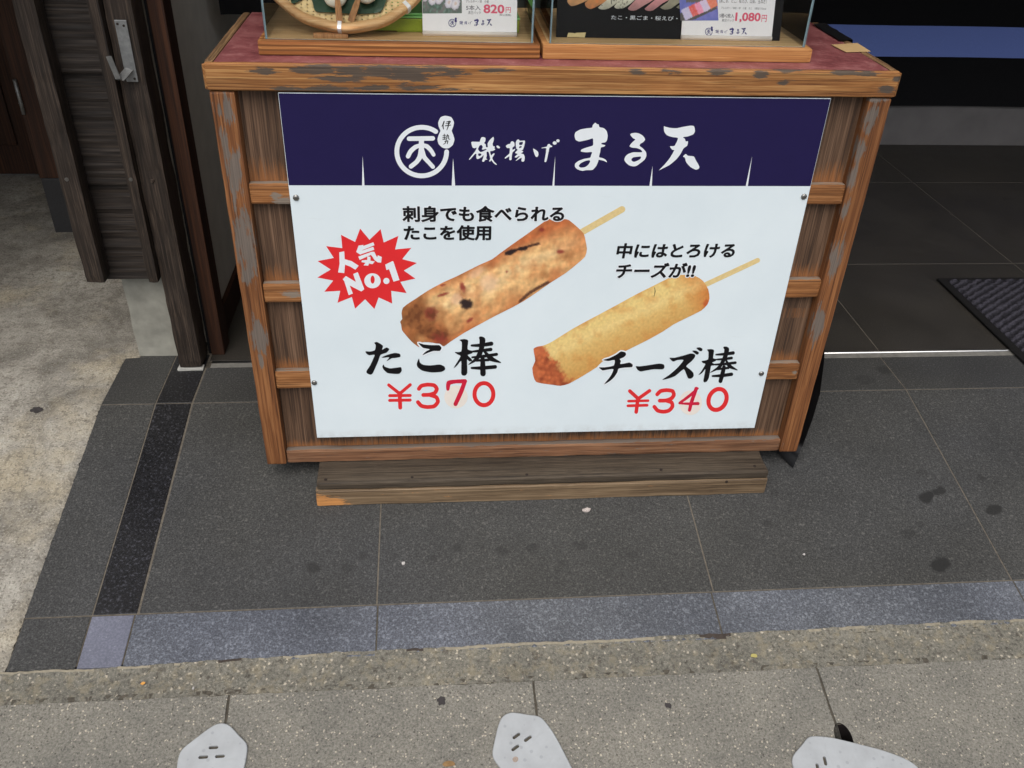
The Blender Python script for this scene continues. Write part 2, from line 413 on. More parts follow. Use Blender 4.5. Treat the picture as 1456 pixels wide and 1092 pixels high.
k = NT('clear_glass')
gl = k.n('BsdfGlossy', Color=(1, 1, 1, 1), Roughness=0.02); tr = k.n('BsdfTransparent', Color=(0.982, 0.99, 0.987, 1))
fr = k.n('Fresnel', IOR=1.22); mx = k.n('MixShader')
k.set(mx.inputs[0], fr.outputs[0]); k.set(mx.inputs[1], tr.outputs[0]); k.set(mx.inputs[2], gl.outputs[0])
k.t.links.new(mx.outputs[0], k.t.nodes['Material Output'].inputs[0]); M['glass'] = k.m
M['glassedge'] = plain('glass_edge', rgb(150, 174, 182), 0.15, 0.25, 30)

k = NT('printed_photo'); M['photo'] = k.fin(k.attr('Col', 'Color'), 0.4)

# paving
st = []
for (px, rx, ry, rot, a) in [((1318,706),.026,.017,.5,.9),((1336,699),.02,.013,.6,.8),((1412,724),.024,.014,.4,.85),((1338,803),.026,.017,.5,.9),((1294,760),.02,.014,0,.3),((1394,679),.014,.010,0,.45),((1311,672),.014,.010,0,.3),((1258,526),.022,.02,.2,.4),((1230,540),.03,.025,0,.3),((445,807),.018,.014,0,.6),((493,808),.014,.011,0,.35),((517,792),.014,.011,0,.4),((616,794),.013,.01,0,.35),((715,783),.016,.012,0,.45),((757,778),.016,.011,0,.45),((650,780),.013,.01,0,.35),((825,775),.014,.01,0,.4),((800,800),.014,.01,0,.3),((1093,744),.014,.01,0,.4),((1100,700),.014,.01,0,.3),((560,790),.012,.009,0,.3),((900,790),.014,.01,0,.3),((1308,745),.012,.01,0,.3)]:
    p = onfloor(px); st.append((p.x, p.y, rx, ry, rot, a))
M['tile'] = granite('dark_granite', rgb(62, 62, 61), 0.45, rgb(106, 105, 101), 0.66, 340, st, lightthr=(0.56, 0.76), spec=0.3)
M['tileshaded'] = granite('shaded_granite', rgb(54, 51, 47), 0.3, rgb(100, 95, 86), 0.5, 330)  # same stone as outside, darkened in colour for the indoor shade
M['tileblack'] = granite('black_granite', rgb(27, 27, 29), 0.7, rgb(80, 80, 86), 0.45, 340, lightthr=(0.54, 0.74))
M['kerb'] = granite('blue_granite', rgb(85, 88, 95), 0.42, rgb(142, 147, 155), 0.5, 330, big=0.2, lightthr=(0.52, 0.74))
M['kerbpale'] = granite('lavender_granite', rgb(106, 108, 120), 0.18, rgb(138, 140, 150), 0.5, 260, big=0.1)

k = NT('left_concrete')
n1 = k.noise(k.O, 5, 9, 0.68, 0.4); n2 = k.noise(k.O, 60, 6, 0.7); n3 = k.noise(k.map((1, 1, 1), (7, 3, 1)), 2.6, 6, 0.65); n4 = k.noise(k.O, 240, 3, 0.7)
c = k.ramp(n1, [(0.32, rgb(100, 97, 90)), (0.46, rgb(140, 136, 127)), (0.58, rgb(166, 162, 152)), (0.72, rgb(194, 191, 182))])
c = k.mix(k.math('MULTIPLY', k.ramp(n3, [(0.5, 0.0), (0.62, 1.0)]), 0.36), c, rgb(190, 174, 138))
c = k.mix(k.math('MULTIPLY', k.ramp(n2, [(0.36, 1.0), (0.5, 0.0)]), 0.6), c, rgb(104, 98, 88))
c = k.mix(k.math('MULTIPLY', k.ramp(n4, [(0.34, 1.0), (0.45, 0.0)]), 0.7), c, rgb(84, 79, 71))
c = k.mix(k.math('MULTIPLY', k.ramp(n4, [(0.58, 0.0), (0.66, 1.0)]), 0.4), c, rgb(214, 208, 194))
M['leftcon'] = k.fin(c, 0.85, k.math('ADD', n2, k.math('MULTIPLY', n4, 0.6)), 0.55, 0.004, 0.3)

def aggregate(name, base, seed, stone=0.5, sc=1.0, patch=False):
    k = NT(name)
    v = k.map((1, 1, 1), (seed, seed, 0))
    n1 = k.noise(v, 6, 7, 0.62); n2 = k.noise(v, 190 * sc, 4, 0.75); n3 = k.noise(v, 420 * sc, 2, 0.6)
    wob = k.n('TexNoise', Vector=v, Scale=260.0 * sc, Detail=2.0).outputs['Color']
    v = k.n('VectorMath', _operation='ADD', i0=v, i1=k.n('VectorMath', _operation='SCALE', i0=wob, Scale=0.006 / sc).outputs[0]).outputs[0]
    vc = k.n('TexVoronoi', Vector=v, Scale=170.0 * sc, Randomness=1.0); cell = k.sep(vc.outputs['Color'])[0]
    c = k.ramp(n2, [(0.3, tuple(x * 0.5 for x in base[:3]) + (1,)), (0.48, base), (0.68, tuple(min(1, x * 1.5) for x in base[:3]) + (1,))])
    inside = k.ramp(vc.outputs['Distance'], [(0.30, 1.0), (0.42, 0.0)])
    lt = k.math('MULTIPLY', k.ramp(cell, [(0.86, 0.0), (0.9, 1.0)]), inside)
    dk = k.math('MULTIPLY', k.ramp(cell, [(0.1, 1.0), (0.13, 0.0)]), inside)
    c = k.mix(k.math('MULTIPLY', lt, stone), c, rgb(206, 196, 178))
    c = k.mix(k.math('MULTIPLY', dk, stone), c, rgb(58, 54, 50))
    c = k.mix(k.math('MULTIPLY', k.ramp(n3, [(0.62, 0.0), (0.7, 1.0)]), 0.5), c, rgb(190, 184, 170))
    if patch:
        n5 = k.noise(v, 42, 5, 0.7); n6 = k.noise(k.map((1, 1, 1), (1, 8, 3)), 70, 4, 0.7)
        c = k.mix(k.math('MULTIPLY', k.ramp(n5, [(0.5, 0.0), (0.62, 1.0)]), 0.36), c, rgb(146, 136, 112))
        c = k.mix(k.math('MULTIPLY', k.ramp(n6, [(0.56, 0.0), (0.66, 1.0)]), 0.6), c, rgb(64, 58, 52))
    c = k.mix(1.0, c, k.ramp(n1, [(0.3, (0.76, 0.76, 0.76, 1)), (0.7, (1.16, 1.14, 1.1, 1))]), 'MULTIPLY')
    return k.fin(c, 0.88, k.math('ADD', n2, k.math('MULTIPLY', inside, 0.3)), 0.5, 0.003, 0.3)
M['slab'] = aggregate('slab_concrete', rgb(118, 116, 109), 2.3, 0.65, 1.3)
M['rough'] = aggregate('rough_concrete', rgb(107, 105, 97), 6.1, 0.55, 0.9, True)
M['asphalt'] = aggregate('road_asphalt', rgb(70, 68, 66), 1.1, 0.5)
k = NT('plate_metal'); n1 = k.noise(k.O, 22, 6, 0.6); v = k.vor(k.map((1, 1, 1), (0.3, 0.1, 0)), 58); n3 = k.noise(k.map((30, 90, 1), (0, 0, 0), (0, 0, .7)), 1.0, 4, .7); n2 = k.noise(k.O, 300, 3)
c = k.ramp(n1, [(0.3, rgb(155, 158, 160)), (0.7, rgb(171, 175, 177))])
c = k.mix(k.math('MULTIPLY', k.ramp(v, [(0.14, 1.0), (0.2, 0.0)]), 0.35), c, rgb(122, 126, 129))
c = k.mix(k.math('MULTIPLY', k.ramp(n3, [(0.56, 0.0), (0.68, 1.0)]), 0.2), c, rgb(150, 152, 152))
M['plate'] = k.fin(c, 0.42, n1, 0.1, 0.002, 0.5)
k = NT('mat_carpet'); n1 = k.noise(k.O, 330, 4, 0.8); n2 = k.attr('wear')
c = k.ramp(k.math('ADD', k.math('MULTIPLY', n1, 0.8), k.math('MULTIPLY', n2, 0.28)), [(0.25, rgb(22, 21, 24)), (0.5, rgb(52, 51, 57)), (0.75, rgb(84, 82, 92))])
M['carpet'] = k.fin(c, 0.95, n1, 0.8, 0.004, 0.1)
M['rubber'] = plain('mat_rubber', rgb(22, 21, 21), 0.6, 0.2, 60)

def paint_wear(o, fn, name='wear'):
    me = o.data; a = me.attributes.new(name, 'FLOAT', 'POINT'); off = LOC[o.name]
    a.data.foreach_set('value', [fn(v.co + off) for v in me.vertices])
def blobs_on_plane(lst, Y):
    out = []
    for (x, y, rx, ry) in lst:
        c = back((x, y), 1, Y); e = back((x + rx, y), 1, Y); f = back((x, y + ry), 1, Y)
        out.append((c.x, c.z, abs(e.x - c.x), abs(f.z - c.z)))
    def fn(p):
        if p.y > Y + 0.012: return 0.0
        best = 0.0
        for (cx, cz, rx, rz) in out:
            d = math.hypot((p.x - cx) / rx, (p.z - cz) / rz); best = max(best, 1.12 - 0.62 * d)
        return max(0, min(1, best))
    return fn

# ------------------------------------------------------------------ SETTING: ground
def strip(mb, x0, x1, y0, y1, dz, th=0.02, bev=0.0007, step=0.08):
    """one paving stone following the slope, rounded edges"""
    ys = [y0, y0 + bev] ; yy = y0
    n = max(1, int((y1 - y0) / step)); ys += [y0 + (y1 - y0) * i / n for i in range(1, n)] + [y1 - bev, y1]
    ys = sorted(set(ys)); xs = [x0, x0 + bev, x1 - bev, x1]
    V = {}
    for i, x in enumerate(xs):
        for j, y in enumerate(ys):
            e = (i in (0, 3)) or (j in (0, len(ys) - 1))
            V[i, j] = mb.bm.verts.new((x, y, H(y) + dz - (bev if e else 0)))
    for i in range(3):
        for j in range(len(ys) - 1):
            f = mb.bm.faces.new((V[i, j], V[i+1, j], V[i+1, j+1], V[i, j+1])); f.material_index = mb.mi
    ring = [V[i, 0] for i in range(4)] + [V[3, j] for j in range(1, len(ys))] + [V[i, len(ys)-1] for i in (2, 1, 0)] + [V[0, j] for j in range(len(ys) - 2, 0, -1)]
    low = [mb.bm.verts.new(v.co - Vector((0, 0, th))) for v in ring]
    for a in range(len(ring)):
        b = (a + 1) % len(ring); f = mb.bm.faces.new((ring[b], ring[a], low[a], low[b])); f.material_index = mb.mi

G = 0.0015
mb = MB()                                       # street: one sheet to the horizon
ysl = [-60, -8, -3, -1.3, -1.0, -0.62]
mb.mi = 0
prev = None
for a, b in zip(ysl, ysl[1:]):
    mb.face([(-60, a, H(a) - 0.06), (60, a, H(a) - 0.06), (60, b, H(b) - 0.06), (-60, b, H(b) - 0.06)])
mb.face([(-60, -0.62, H(-.62) - 0.06), (60, -0.62, H(-.62) - 0.06), (60, RY, -0.06), (-60, RY, -0.06)])
mb.face([(-60, RY, -0.06), (60, RY, -0.06), (60, 40, -0.06), (-60, 40, -0.06)])
struct(mb.done('street', M['asphalt'], fixn=False))

# pavement of granite slabs (grout sheet below, slabs proud of it)
mb = MB()
for (y0, y1, mi_) in ((-0.405, -0.3055, 2), (-0.3055, RY, 3), (RY, 0.389, 3)):
    mb.mi = mi_
    mb.face([(-0.986, y0, H(y0) - 0.0010), (7, y0, H(y0) - 0.0010), (7, y1, H(y1) - 0.0010), (-0.986, y1, H(y1) - 0.0010)])
xj = [-0.7815, -0.339, 0.3215, 0.945, 1.595, 2.245, 2.9, 3.55, 4.2, 5.5, 7.0]
for (y0, y1) in ((-0.3035, 0.2365), (0.2395, 0.388)):
    mb.mi = 0
    yL = 0.447 if y1 > 0.3 else y1
    strip(mb, -0.9865, -0.8665, y0, yL, 0)
    for a, b in zip(xj, xj[1:]): strip(mb, a + G, b - G, y0, y1, 0)
    mb.mi = 1; strip(mb, -0.8635, -0.7845, y0, yL, 0.0005)
mb.mi = 3; mb.face([(-0.986, 0.388, -0.0012), (-0.784, 0.388, -0.0012), (-0.784, 0.447, -0.0012), (-0.986, 0.447, -0.0012)])
mb.mi = 2; mb.face([(-0.795, 0.386, -0.002), (-0.770, 0.386, -0.002), (-0.770, 0.47, -0.002), (-0.795, 0.47, -0.002)])
pav = struct(mb.done('pavement', [M['tile'], M['tileblack'], M['dirt'], M['grout']], fixn=False))

mb = MB()                                       # kerb course of bluish granite
mb.mi = 1; strip(mb, -0.985, -0.8675, -0.409, -0.3065, 0)
mb.mi = 2; strip(mb, -0.8645, -0.7885, -0.409, -0.3068, 0)
mb.mi = 0
kj = [-0.787, -0.337, 0.3165, 0.9465, 1.6, 2.25, 2.9, 3.55, 4.2, 5.5, 7.0]
for i, (a, b) in enumerate(zip(kj, kj[1:])): strip(mb, a + G, b - G, -0.409 + 0.012 * min(1, max(0, (a + 0.8) / 1.6)), -0.3066, 0)
struct(mb.done('kerb', [M['kerb'], M['tile'], M['kerbpale']], fixn=False))

# rough concrete bed between the kerb and the slabs
mb = MB()
def bed(u, v):
    x = -1.6 + 4.6 * u
    xs_ = [(-1.6, -.413), (-.97, -.411), (-.77, -.4095), (-.335, -.400), (.3, -.3965), (.92, -.391), (3.0, -.385)]
    for (xa, a_), (xb, b_) in zip(xs_, xs_[1:]):
        if xa <= x <= xb: yt = a_ + (b_ - a_) * (x - xa) / (xb - xa)
    y = -0.4702 + (yt + 0.4702) * v
    y += (noise.noise(Vector((x * 9, 3.3, v * 2))) * 0.003 + noise.noise(Vector((x * 70, 8.3, v * 2))) * 0.002) * v
    z = H(y) - 0.0025 + noise.noise(Vector((x * 60, y * 60, 0))) * 0.0018 + noise.noise(Vector((x * 170, y * 170, 4))) * 0.0012
    z += 0.0042 * max(0, v - .72) / .28
    return (x, y, z)
Vb = mb.grid(900, 16, bed)
mb.bm.faces.ensure_lookup_table()
for f in mb.bm.faces:
    c_ = f.calc_center_median()
for i in range(900):
    x_ = -1.6 + 4.6 * i / 900; q_ = noise.noise(Vector((x_ * 5, 1.3, 0))) + .5 * noise.noise(Vector((x_ * 23, 4.3, 0)))
    for j in (15, 14):
        f = mb.bm.faces[i * 16 + j]
        if j == 15 and q_ > 0.02: f.material_index = 1
        elif q_ < -0.34 and (j == 15 or q_ < -.5): f.material_index = 2
struct(mb.done('concrete_bed', [M['rough'], plain('pale_mortar', rgb(136, 129, 112), 0.9, 0.2, 120), plain('damp_dirt', rgb(58, 50, 44), 0.9, 0.3, 150)], fixn=False))

# street slabs over the gutter; the joint by the third cover opens into a post hole
hole_c = onfloor((1196, 1042))
mb = MB()
sx = [-1.66, -1.122, -0.5895, -0.0525, 0.4765, 1.008, 1.54, 2.07, 2.6, 3.13]
rr = random.Random(3)
holeP = [(hole_c.x + 0.002 + 0.0155 * math.cos(t), hole_c.y - 0.008 + 0.026 * math.sin(t)) for t in [2 * math.pi * q / 24 for q in range(24)]]
def slab(x0, x1, y0, y1):
    pts = []
    def edge(a, b, n):
        for i in range(n):
            t = i / n; p = Vector(a).lerp(Vector(b), t)
            q = noise.noise(Vector((p.x * 30, p.y * 30, x0))) * 0.0022
            pts.append((p.x + q * (abs(b[1] - a[1]) > abs(b[0] - a[0])), p.y + q * (abs(b[0] - a[0]) > abs(b[1] - a[1]))))
    edge((x0, y0), (x1, y0), 40); edge((x1, y0), (x1, y1), 50); edge((x1, y1), (x0, y1), 40); edge((x0, y1), (x0, y0), 50)
    return pts
for a, b in zip(sx, sx[1:]):
    P = slab(a + 0.0022, b - 0.0022, -1.2, -0.4713)
    mb.prism(P, lambda u, v, h: Vector((u, v, H(v) - 0.035 + h)), 0.0345, cut=holeP if a < hole_c.x + .02 and b > hole_c.x - .02 else None)
mb.mi = 2
for i in range(24):
    a, b = holeP[i], holeP[(i + 1) % 24]
    mb.face([(a[0], a[1], H(a[1]) - 0.0008), (a[0], a[1], H(a[1]) - 0.12), (b[0], b[1], H(b[1]) - 0.12), (b[0], b[1], H(b[1]) - 0.0008)])
mb.face([(p[0], p[1], H(p[1]) - 0.11) for p in holeP])
mb.mi = 0
mb.mi = 1
mb.face([(-1.66, -1.2, H(-1.2) - 0.003), (0.44, -1.2, H(-1.2) - 0.003), (0.44, -0.46, H(-.46) - 0.003), (-1.66, -0.46, H(-.46) - 0.003)])
mb.face([(0.52, -1.2, H(-1.2) - 0.003), (3.13, -1.2, H(-1.2) - 0.003), (3.13, -0.46, H(-.46) - 0.003), (0.52, -0.46, H(-.46) - 0.003)])
ya = hole_c.y + 0.016
mb.face([(0.44, ya, H(ya) - 0.003), (0.52, ya, H(ya) - 0.003), (0.52, -0.46, H(-.46) - 0.003), (0.44, -0.46, H(-.46) - 0.003)])
struct(mb.done('gutter_slabs', [M['slab'], M['dirt'], plain('dark_hole', rgb(30, 26, 26), 0.95, 0.3, 90, spec=0.1)], fixn=False))

# worn concrete ground on the left
mb = MB()
def lc(u, v):
    y = -0.475 + 2.6 * v; x = -2.9 + ((1.913 if y < 0.437 or y > .64 else 1.95)) * u
    x += 0.0022 * noise.noise(Vector((3, y * 40, 1))) * (u > 0.99) + 0.003 * noise.noise(Vector((3, y * 130, 1))) * (u > 0.99)
    z = H(y) + 0.004 + 0.006 * noise.noise(Vector((x * 3, y * 3, 2))) * min(1, (1 - u) * 8) + 0.0015 * noise.noise(Vector((x * 40, y * 40, 2)))
    if u > 0.995: z -= 0.006
    return (x, y, z)
mb.grid(190, 640, lc)
struct(mb.done('concrete_ground', M['leftcon'], fixn=False))

# indoor floor
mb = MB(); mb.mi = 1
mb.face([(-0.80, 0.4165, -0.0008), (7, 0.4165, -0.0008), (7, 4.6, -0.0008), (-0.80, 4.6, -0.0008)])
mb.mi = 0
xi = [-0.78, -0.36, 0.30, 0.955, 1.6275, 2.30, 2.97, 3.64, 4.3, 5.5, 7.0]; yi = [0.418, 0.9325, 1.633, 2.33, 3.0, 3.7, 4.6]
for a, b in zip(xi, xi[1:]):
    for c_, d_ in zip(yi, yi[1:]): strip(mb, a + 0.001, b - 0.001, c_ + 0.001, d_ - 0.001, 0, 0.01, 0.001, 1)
struct(mb.done('floor', [M['tileshaded'], M['grout']], fixn=False))

# ------------------------------------------------------------------ the shop building
bld = root('shop_building', 'dim shop interior with grey plaster side wall and brown door frame behind the stand', 'building', (-0.77, 0.46, 0))
mb = MB(); mb.box((-0.90, 0.51, 0), (-0.772, 4.6, 2.7)); mb.done('wall', M['plaster'], bld)
mb = MB(); mb.box((-0.7715, 0.512, 0), (-0.760, 4.59, 0.078), 0.002); mb.done('skirting_board', M['brown'], bld)
mb = MB(); mb.box((-0.90, 4.605, 0), (7.2, 4.75, 2.7)); mb.done('wall', M['plaster'], bld)
mb = MB(); mb.box((3.9, 0.42, 0), (4.05, 4.6, 2.7)); mb.done('wall', M['plaster'], bld)
mb = MB(); mb.box((-3.2, 0.30, 2.71), (7.2, 4.75, 2.80)); mb.done('ceiling', M['ceil'], bld)
mb = MB(); mb.box((-0.775, 0.42, 1.5), (3.9, 0.50, 2.70), 0.004); mb.done('shading_lintel', M['brown'], bld)  # out of view; made this low to cut daylight reaching the interior
mb = MB(); mb.box((-3.2, -0.36, 2.40), (7.2, 0.39, 2.46)); mb.done('shading_eave', M['ceil'], bld)  # out of view; depth and height set for the shade it throws
fr_ = MB(); fr_.box((-0.779, 0.447, 0), (-0.7475, 0.509, 1.95), 0.002); dfo = fr_.done('door_frame', M['brown'], bld)
mb = MB(); mb.box((-0.787, 0.455, 0), (-0.7795, 0.50, 1.95)); mb.done('rubber_seal', M['black'], bld)

trk = root('door_track', 'stainless steel sliding door track set in the dark floor behind the stand', 'door track', (0.5, 0.40, 0))
mb = MB(); mb.box((-0.772, 0.3895, -0.012), (3.88, 0.4085, -0.0005), 0.0008); mb.done('channel', plain('dull_steel', rgb(122, 120, 114), 0.6, 0.2, 60), trk)
mb = MB(); mb.tube([(-0.772, 0.413, -0.0012), (3.88, 0.413, -0.0012)], 0.0042, 16); mb.done('rail', M['steel'], trk)

# old wooden wing wall on the left
wing = root('wooden_wing_wall', 'weathered dark wooden board wall with two battens and screws, hung above the ground', 'board wall', (-0.92, 0.40, 0.24))
LZ = [0.232, 0.487, 0.742, 0.997, 1.252, 1.507, 1.762, 2.017]
LZ = [0.238] + [back((165, q), 1, 0.405).z for q in (262, 103)]
while LZ[-1] < 2.2: LZ.append(LZ[-1] + 0.225)
mb = MB()
for i, (a, b) in enumerate(zip(LZ, LZ[1:])):
    nz = 14
    def pl(u, v, a=a, b=b, i=i):
        x = -0.985 + 0.127 * u; z = a + (b - a + 0.012) * v
        y = 0.402 + 0.014 * v + 0.0016 * noise.noise(Vector((x * 4, i * 3.1, z * 90))) + 0.0015 * noise.noise(Vector((x * 9, i, z * 260)))
        return (x, y, z)
    mb.grid(16, 90, pl)
    mb.face([(-0.985, 0.402, a), (-0.858, 0.402, a), (-0.858, 0.424, a), (-0.985, 0.424, a)])
mb.face([(-0.985, 0.424, 0.238), (-0.858, 0.424, 0.238), (-0.858, 0.424, 2.3), (-0.985, 0.424, 2.3)])
mb.done('boards', M['oldplank'], wing)
b1 = MB(); b1.gbox((-0.998, 0.352, 0.252), (-0.9555, 0.398, 2.3), (0.01, 0.012, 0.02), 0.004, 0.0018, 1); b1 = b1.done('batten', M['oldwood'], wing)
b2 = MB(); b2.gbox((-0.8655, 0.362, 0.246), (-0.8425, 0.400, 2.3), (0.01, 0.012, 0.02), 0.003, 0.0015, 2); b2 = b2.done('batten', M['oldwood'], wing)
for (px, Y, par) in (((95, 255), 0.352, b1), ((186, 255), 0.362, b2)):
    p = back(px, 1, Y); mb = MB()
    mb.tube([(p.x, Y + 0.001, p.z), (p.x, Y - 0.0015, p.z)], 0.0042, 12); mb.tube([(p.x, Y - 0.0014, p.z), (p.x, Y - 0.0019, p.z)], 0.0016, 6)
    mb.done('screw', M['screw'], par)

post = root('wooden_post', 'dark weathered timber post with a bent metal latch, left of the doorway', 'post', (-0.82, 0.41, 0))
mb = MB(); mb.gbox((-0.842, 0.378, 0.006), (-0.787, 0.452, 2.6), (0.009, 0.012, 0.02), 0.004, 0.0016, 5); ps = mb.done('shaft', M['oldwood'], post)
mb = MB(); mb.gbox((-0.8415, 0.3775, 0.006), (-0.8425 + 0.001, 0.379, 0.007)) if False else mb.gbox((-0.846, 0.3745, -0.002), (-0.785, 0.40, 0.0052), 0.006, 0.002, 0.002, 3); mb.done('mortar_bed', M['mortar'], post)
# latch: plate on the post, strip bent out and up
lt = MB()
pl0, pl1 = back((163, 28), 1, 0.3765), back((195, 115), 1, 0.3765)
ax_t = (back((171, 28), 1, 0.3765) + Vector((0, 0, 0))); ax_b = back((189, 116), 1, 0.3765)
lt.box((ax_b.x - 0.0115, 0.3735, ax_b.z), (ax_b.x + 0.0115, 0.3772, ax_t.z), 0.0012)
latch = lt.done('latch_plate', M['latch'], post)
hk = MB()
def sheet_strip(mb, path, wdt, th=0.0018):
    """flat strip along path [(point)], width along X"""
    P = [Vector(p) for p in path]
    for a, b in zip(P, P[1:]):
        d = (b - a).normalized(); xdir = Vector((1, 0, 0)); xdir = (xdir - d * xdir.dot(d)).normalized(); nn = d.cross(xdir)
        q = [a - xdir * wdt / 2, a + xdir * wdt / 2, b + xdir * wdt / 2, b - xdir * wdt / 2]
        o0 = [mb.bm.verts.new(v + nn * th / 2) for v in q]; o1 = [mb.bm.verts.new(v - nn * th / 2) for v in q]
        mb.bm.faces.new(o0); mb.bm.faces.new(o1[::-1])
        for i in range(4): mb.bm.faces.new((o0[i], o1[i], o1[(i+1) % 4], o0[(i+1) % 4]))
a0 = back((184, 98), 1, 0.372); a1 = back((171, 113), 1, 0.348); a2 = back((168, 112), 1, 0.345); a3 = back((154.5, 80), 1, 0.338)
sheet_strip(hk, [a0, a1], 0.017); sheet_strip(hk, [a1, a2, a3], 0.0105)
hk.done('latch_hook', M['latch'], latch)
for px in ((167, 34), (176, 36.5), (191.5, 112)):
    p = back(px, 1, 0.3735); mb = MB(); mb.tube([(p.x, 0.3738, p.z), (p.x, 0.3725, p.z)], 0.0024, 10); mb.done('screw', M['darkscrew'], latch)
p = back((216, 257), 1, 0.378); mb = MB(); mb.tube([(p.x, 0.379, p.z), (p.x, 0.374, p.z)], [0.006, 0.004], 12); mb.done('wooden_plug', M['oldwood'], post)

stn = MB(); stn.gbox((-0.957, 0.446, -0.01), (-0.8435, 0.62, 0.226), 0.012, 0.004, 0.0022, 8)
tag(stn.done('foundation_stone', plain('pale_stone', rgb(142, 141, 131), 0.85, 0.2, 26, bump=0.3)), 'pale grey concrete footing block under the dark wooden board wall', 'footing')

# brown door further left
bd = root('brown_door', 'dark brown wooden door with a small hinge, far left behind the board wall', 'door', (-1.37, 1.18, 0))
mb = MB(); mb.box((-1.402, 1.177, 0.183), (-1.33, 1.25, 2.3), 0.003); mb.done('stile', M['brown'], bd)
mb = MB(); mb.box((-1.40, 1.179, 0), (-1.332, 1.26, 0.1815), 0.002); mb.done('stone_base', M['darkstone'], bd)
mb = MB(); mb.box((-2.19, 1.665, 0.012), (-1.45, 1.70, 1.89), 0.002); mb.box((-2.10, 1.655, 0.12), (-1.66, 1.667, 1.8), 0.003); mb.done('door_leaf', M['brown'], bd)
h0, h1 = back((21, 113), 1, 1.174), back((33, 162), 1, 1.174)
mb = MB(); mb.tube([(h0.x, 1.172, h1.z), (h0.x, 1.172, h0.z)], 0.0055, 10)
for t in (0.33, 0.66): mb.tube([(h0.x, 1.172, h1.z + (h0.z - h1.z) * t - 0.001), (h0.x, 1.172, h1.z + (h0.z - h1.z) * t + 0.001)], 0.0066, 10)
mb.done('hinge', M['latch'], bd)
wall_and_shades = MB(); wall_and_shades.box((-1.328, 1.20, 0), (-0.905, 1.30, 2.7)); wall_and_shades.box((-2.3, -0.05, -0.05), (-2.2, 1.66, 2.3)); wall_and_shades.box((-2.9, 0.05, 1.12), (-1.01, 0.12, 2.4)); wall_and_shades.box((-2.9, 0.125, 1.9), (-0.905, 1.9, 1.98))  # inner wall, plus unseen left wall, front board and roof added to darken
wall_and_shades.done('wall', M['plaster'], bld)

# counter far back on the right
ctr = root('shop_counter', 'long black cloth-fronted counter with a blue stripe on a grey plinth, at back right', 'counter', (2.4, 2.1, 0))
mb = MB(); mb.box((0.35, 2.066, 0), (5.2, 2.66, 0.178), 0.003); mb.done('plinth', M['plinth'], ctr)
def cloth(z0, z1, y):
    m_ = MB()
    def f(u, v):
        x = 0.3 + 4.95 * u
        return (x, y + 0.004 * math.sin(x * 7 + 0.6 * v) + 0.003 * noise.noise(Vector((x * 3, v, 1))), z0 + (z1 - z0) * v)
    m_.grid(120, 3, f); return m_
mb = cloth(0.172, 0.368, 2.048); mb.mi = 0
cl = mb.done('front_cloth', M['black'], ctr)
cloth(0.3682, 0.486, 2.048).done('stripe', M['bluecloth'], ctr)
cloth(0.4862, 0.92, 2.048).done('upper_cloth', M['black'], ctr)
mb = MB(); mb.box((0.3, 2.06, 0.18), (5.25, 2.7, 0.925)); mb.box((0.28, 2.03, 0.926), (5.3, 2.72, 0.96), 0.004); mb.done('carcass', M['black'], ctr)

cur = root('black_curtain', 'black cloth panel hanging in the doorway behind the left of the stand', 'curtain', (-0.48, 0.9, 2.0))
mb = MB()
mb.grid(60, 10, lambda u, v: (-0.737 + 0.52 * u, 0.9 + 0.006 * math.sin(u * 21), 0.715 + 1.3 * v)); mb.done('cloth', M['black'], cur)
mb = MB(); mb.tube([(-0.765, 0.9, 2.02), (0.1, 0.9, 2.02)], 0.01); mb.done('rod', M['brown'], cur)
for x in (-0.7, 0.05):
    mb = MB(); mb.tube([(x, 0.9, 2.03), (x, 0.9, 2.708)], 0.004, 8); mb.done('hanger', M['brown'], cur)

# door mat
mt = root('door_mat', 'charcoal ribbed door mat with black rubber edge lying over the door track', 'door mat', (1.75, 0.57, 0.004))
mb = MB(); mb.box((1.313, 0.332, 0.0038), (2.2, 0.8175, 0.0095), 0.002); mb.done('rubber_base', M['rubber'], mt)
def rib(x, y):
    x += 0.006 * noise.noise(Vector((x * 60, y * 60, 3))); y += 0.006 * noise.noise(Vector((x * 60, y * 60, 9)))
    return 0.5 + 0.5 * math.sin((x * math.sin(-0.62) + y * math.cos(-0.62)) * 2 * math.pi / 0.021)
mb = MB()
def carpet(u, v):
    x = 1.336 + 0.84 * u; y = 0.352 + 0.446 * v
    e = 1 if 0 < u < 1 and 0 < v < 1 else 0
    return (x, y, 0.0097 + e * (0.002 + 0.0042 * rib(x, y) + 0.0045 * noise.noise(Vector((x * 260, y * 260, 0)))))
mb.grid(330, 180, carpet); cp = mb.done('carpet', M['carpet'], mt, fixn=False)
paint_wear(cp, lambda p: rib(p.x, p.y))  # layer holds rib height: crests lighter, grooves darker

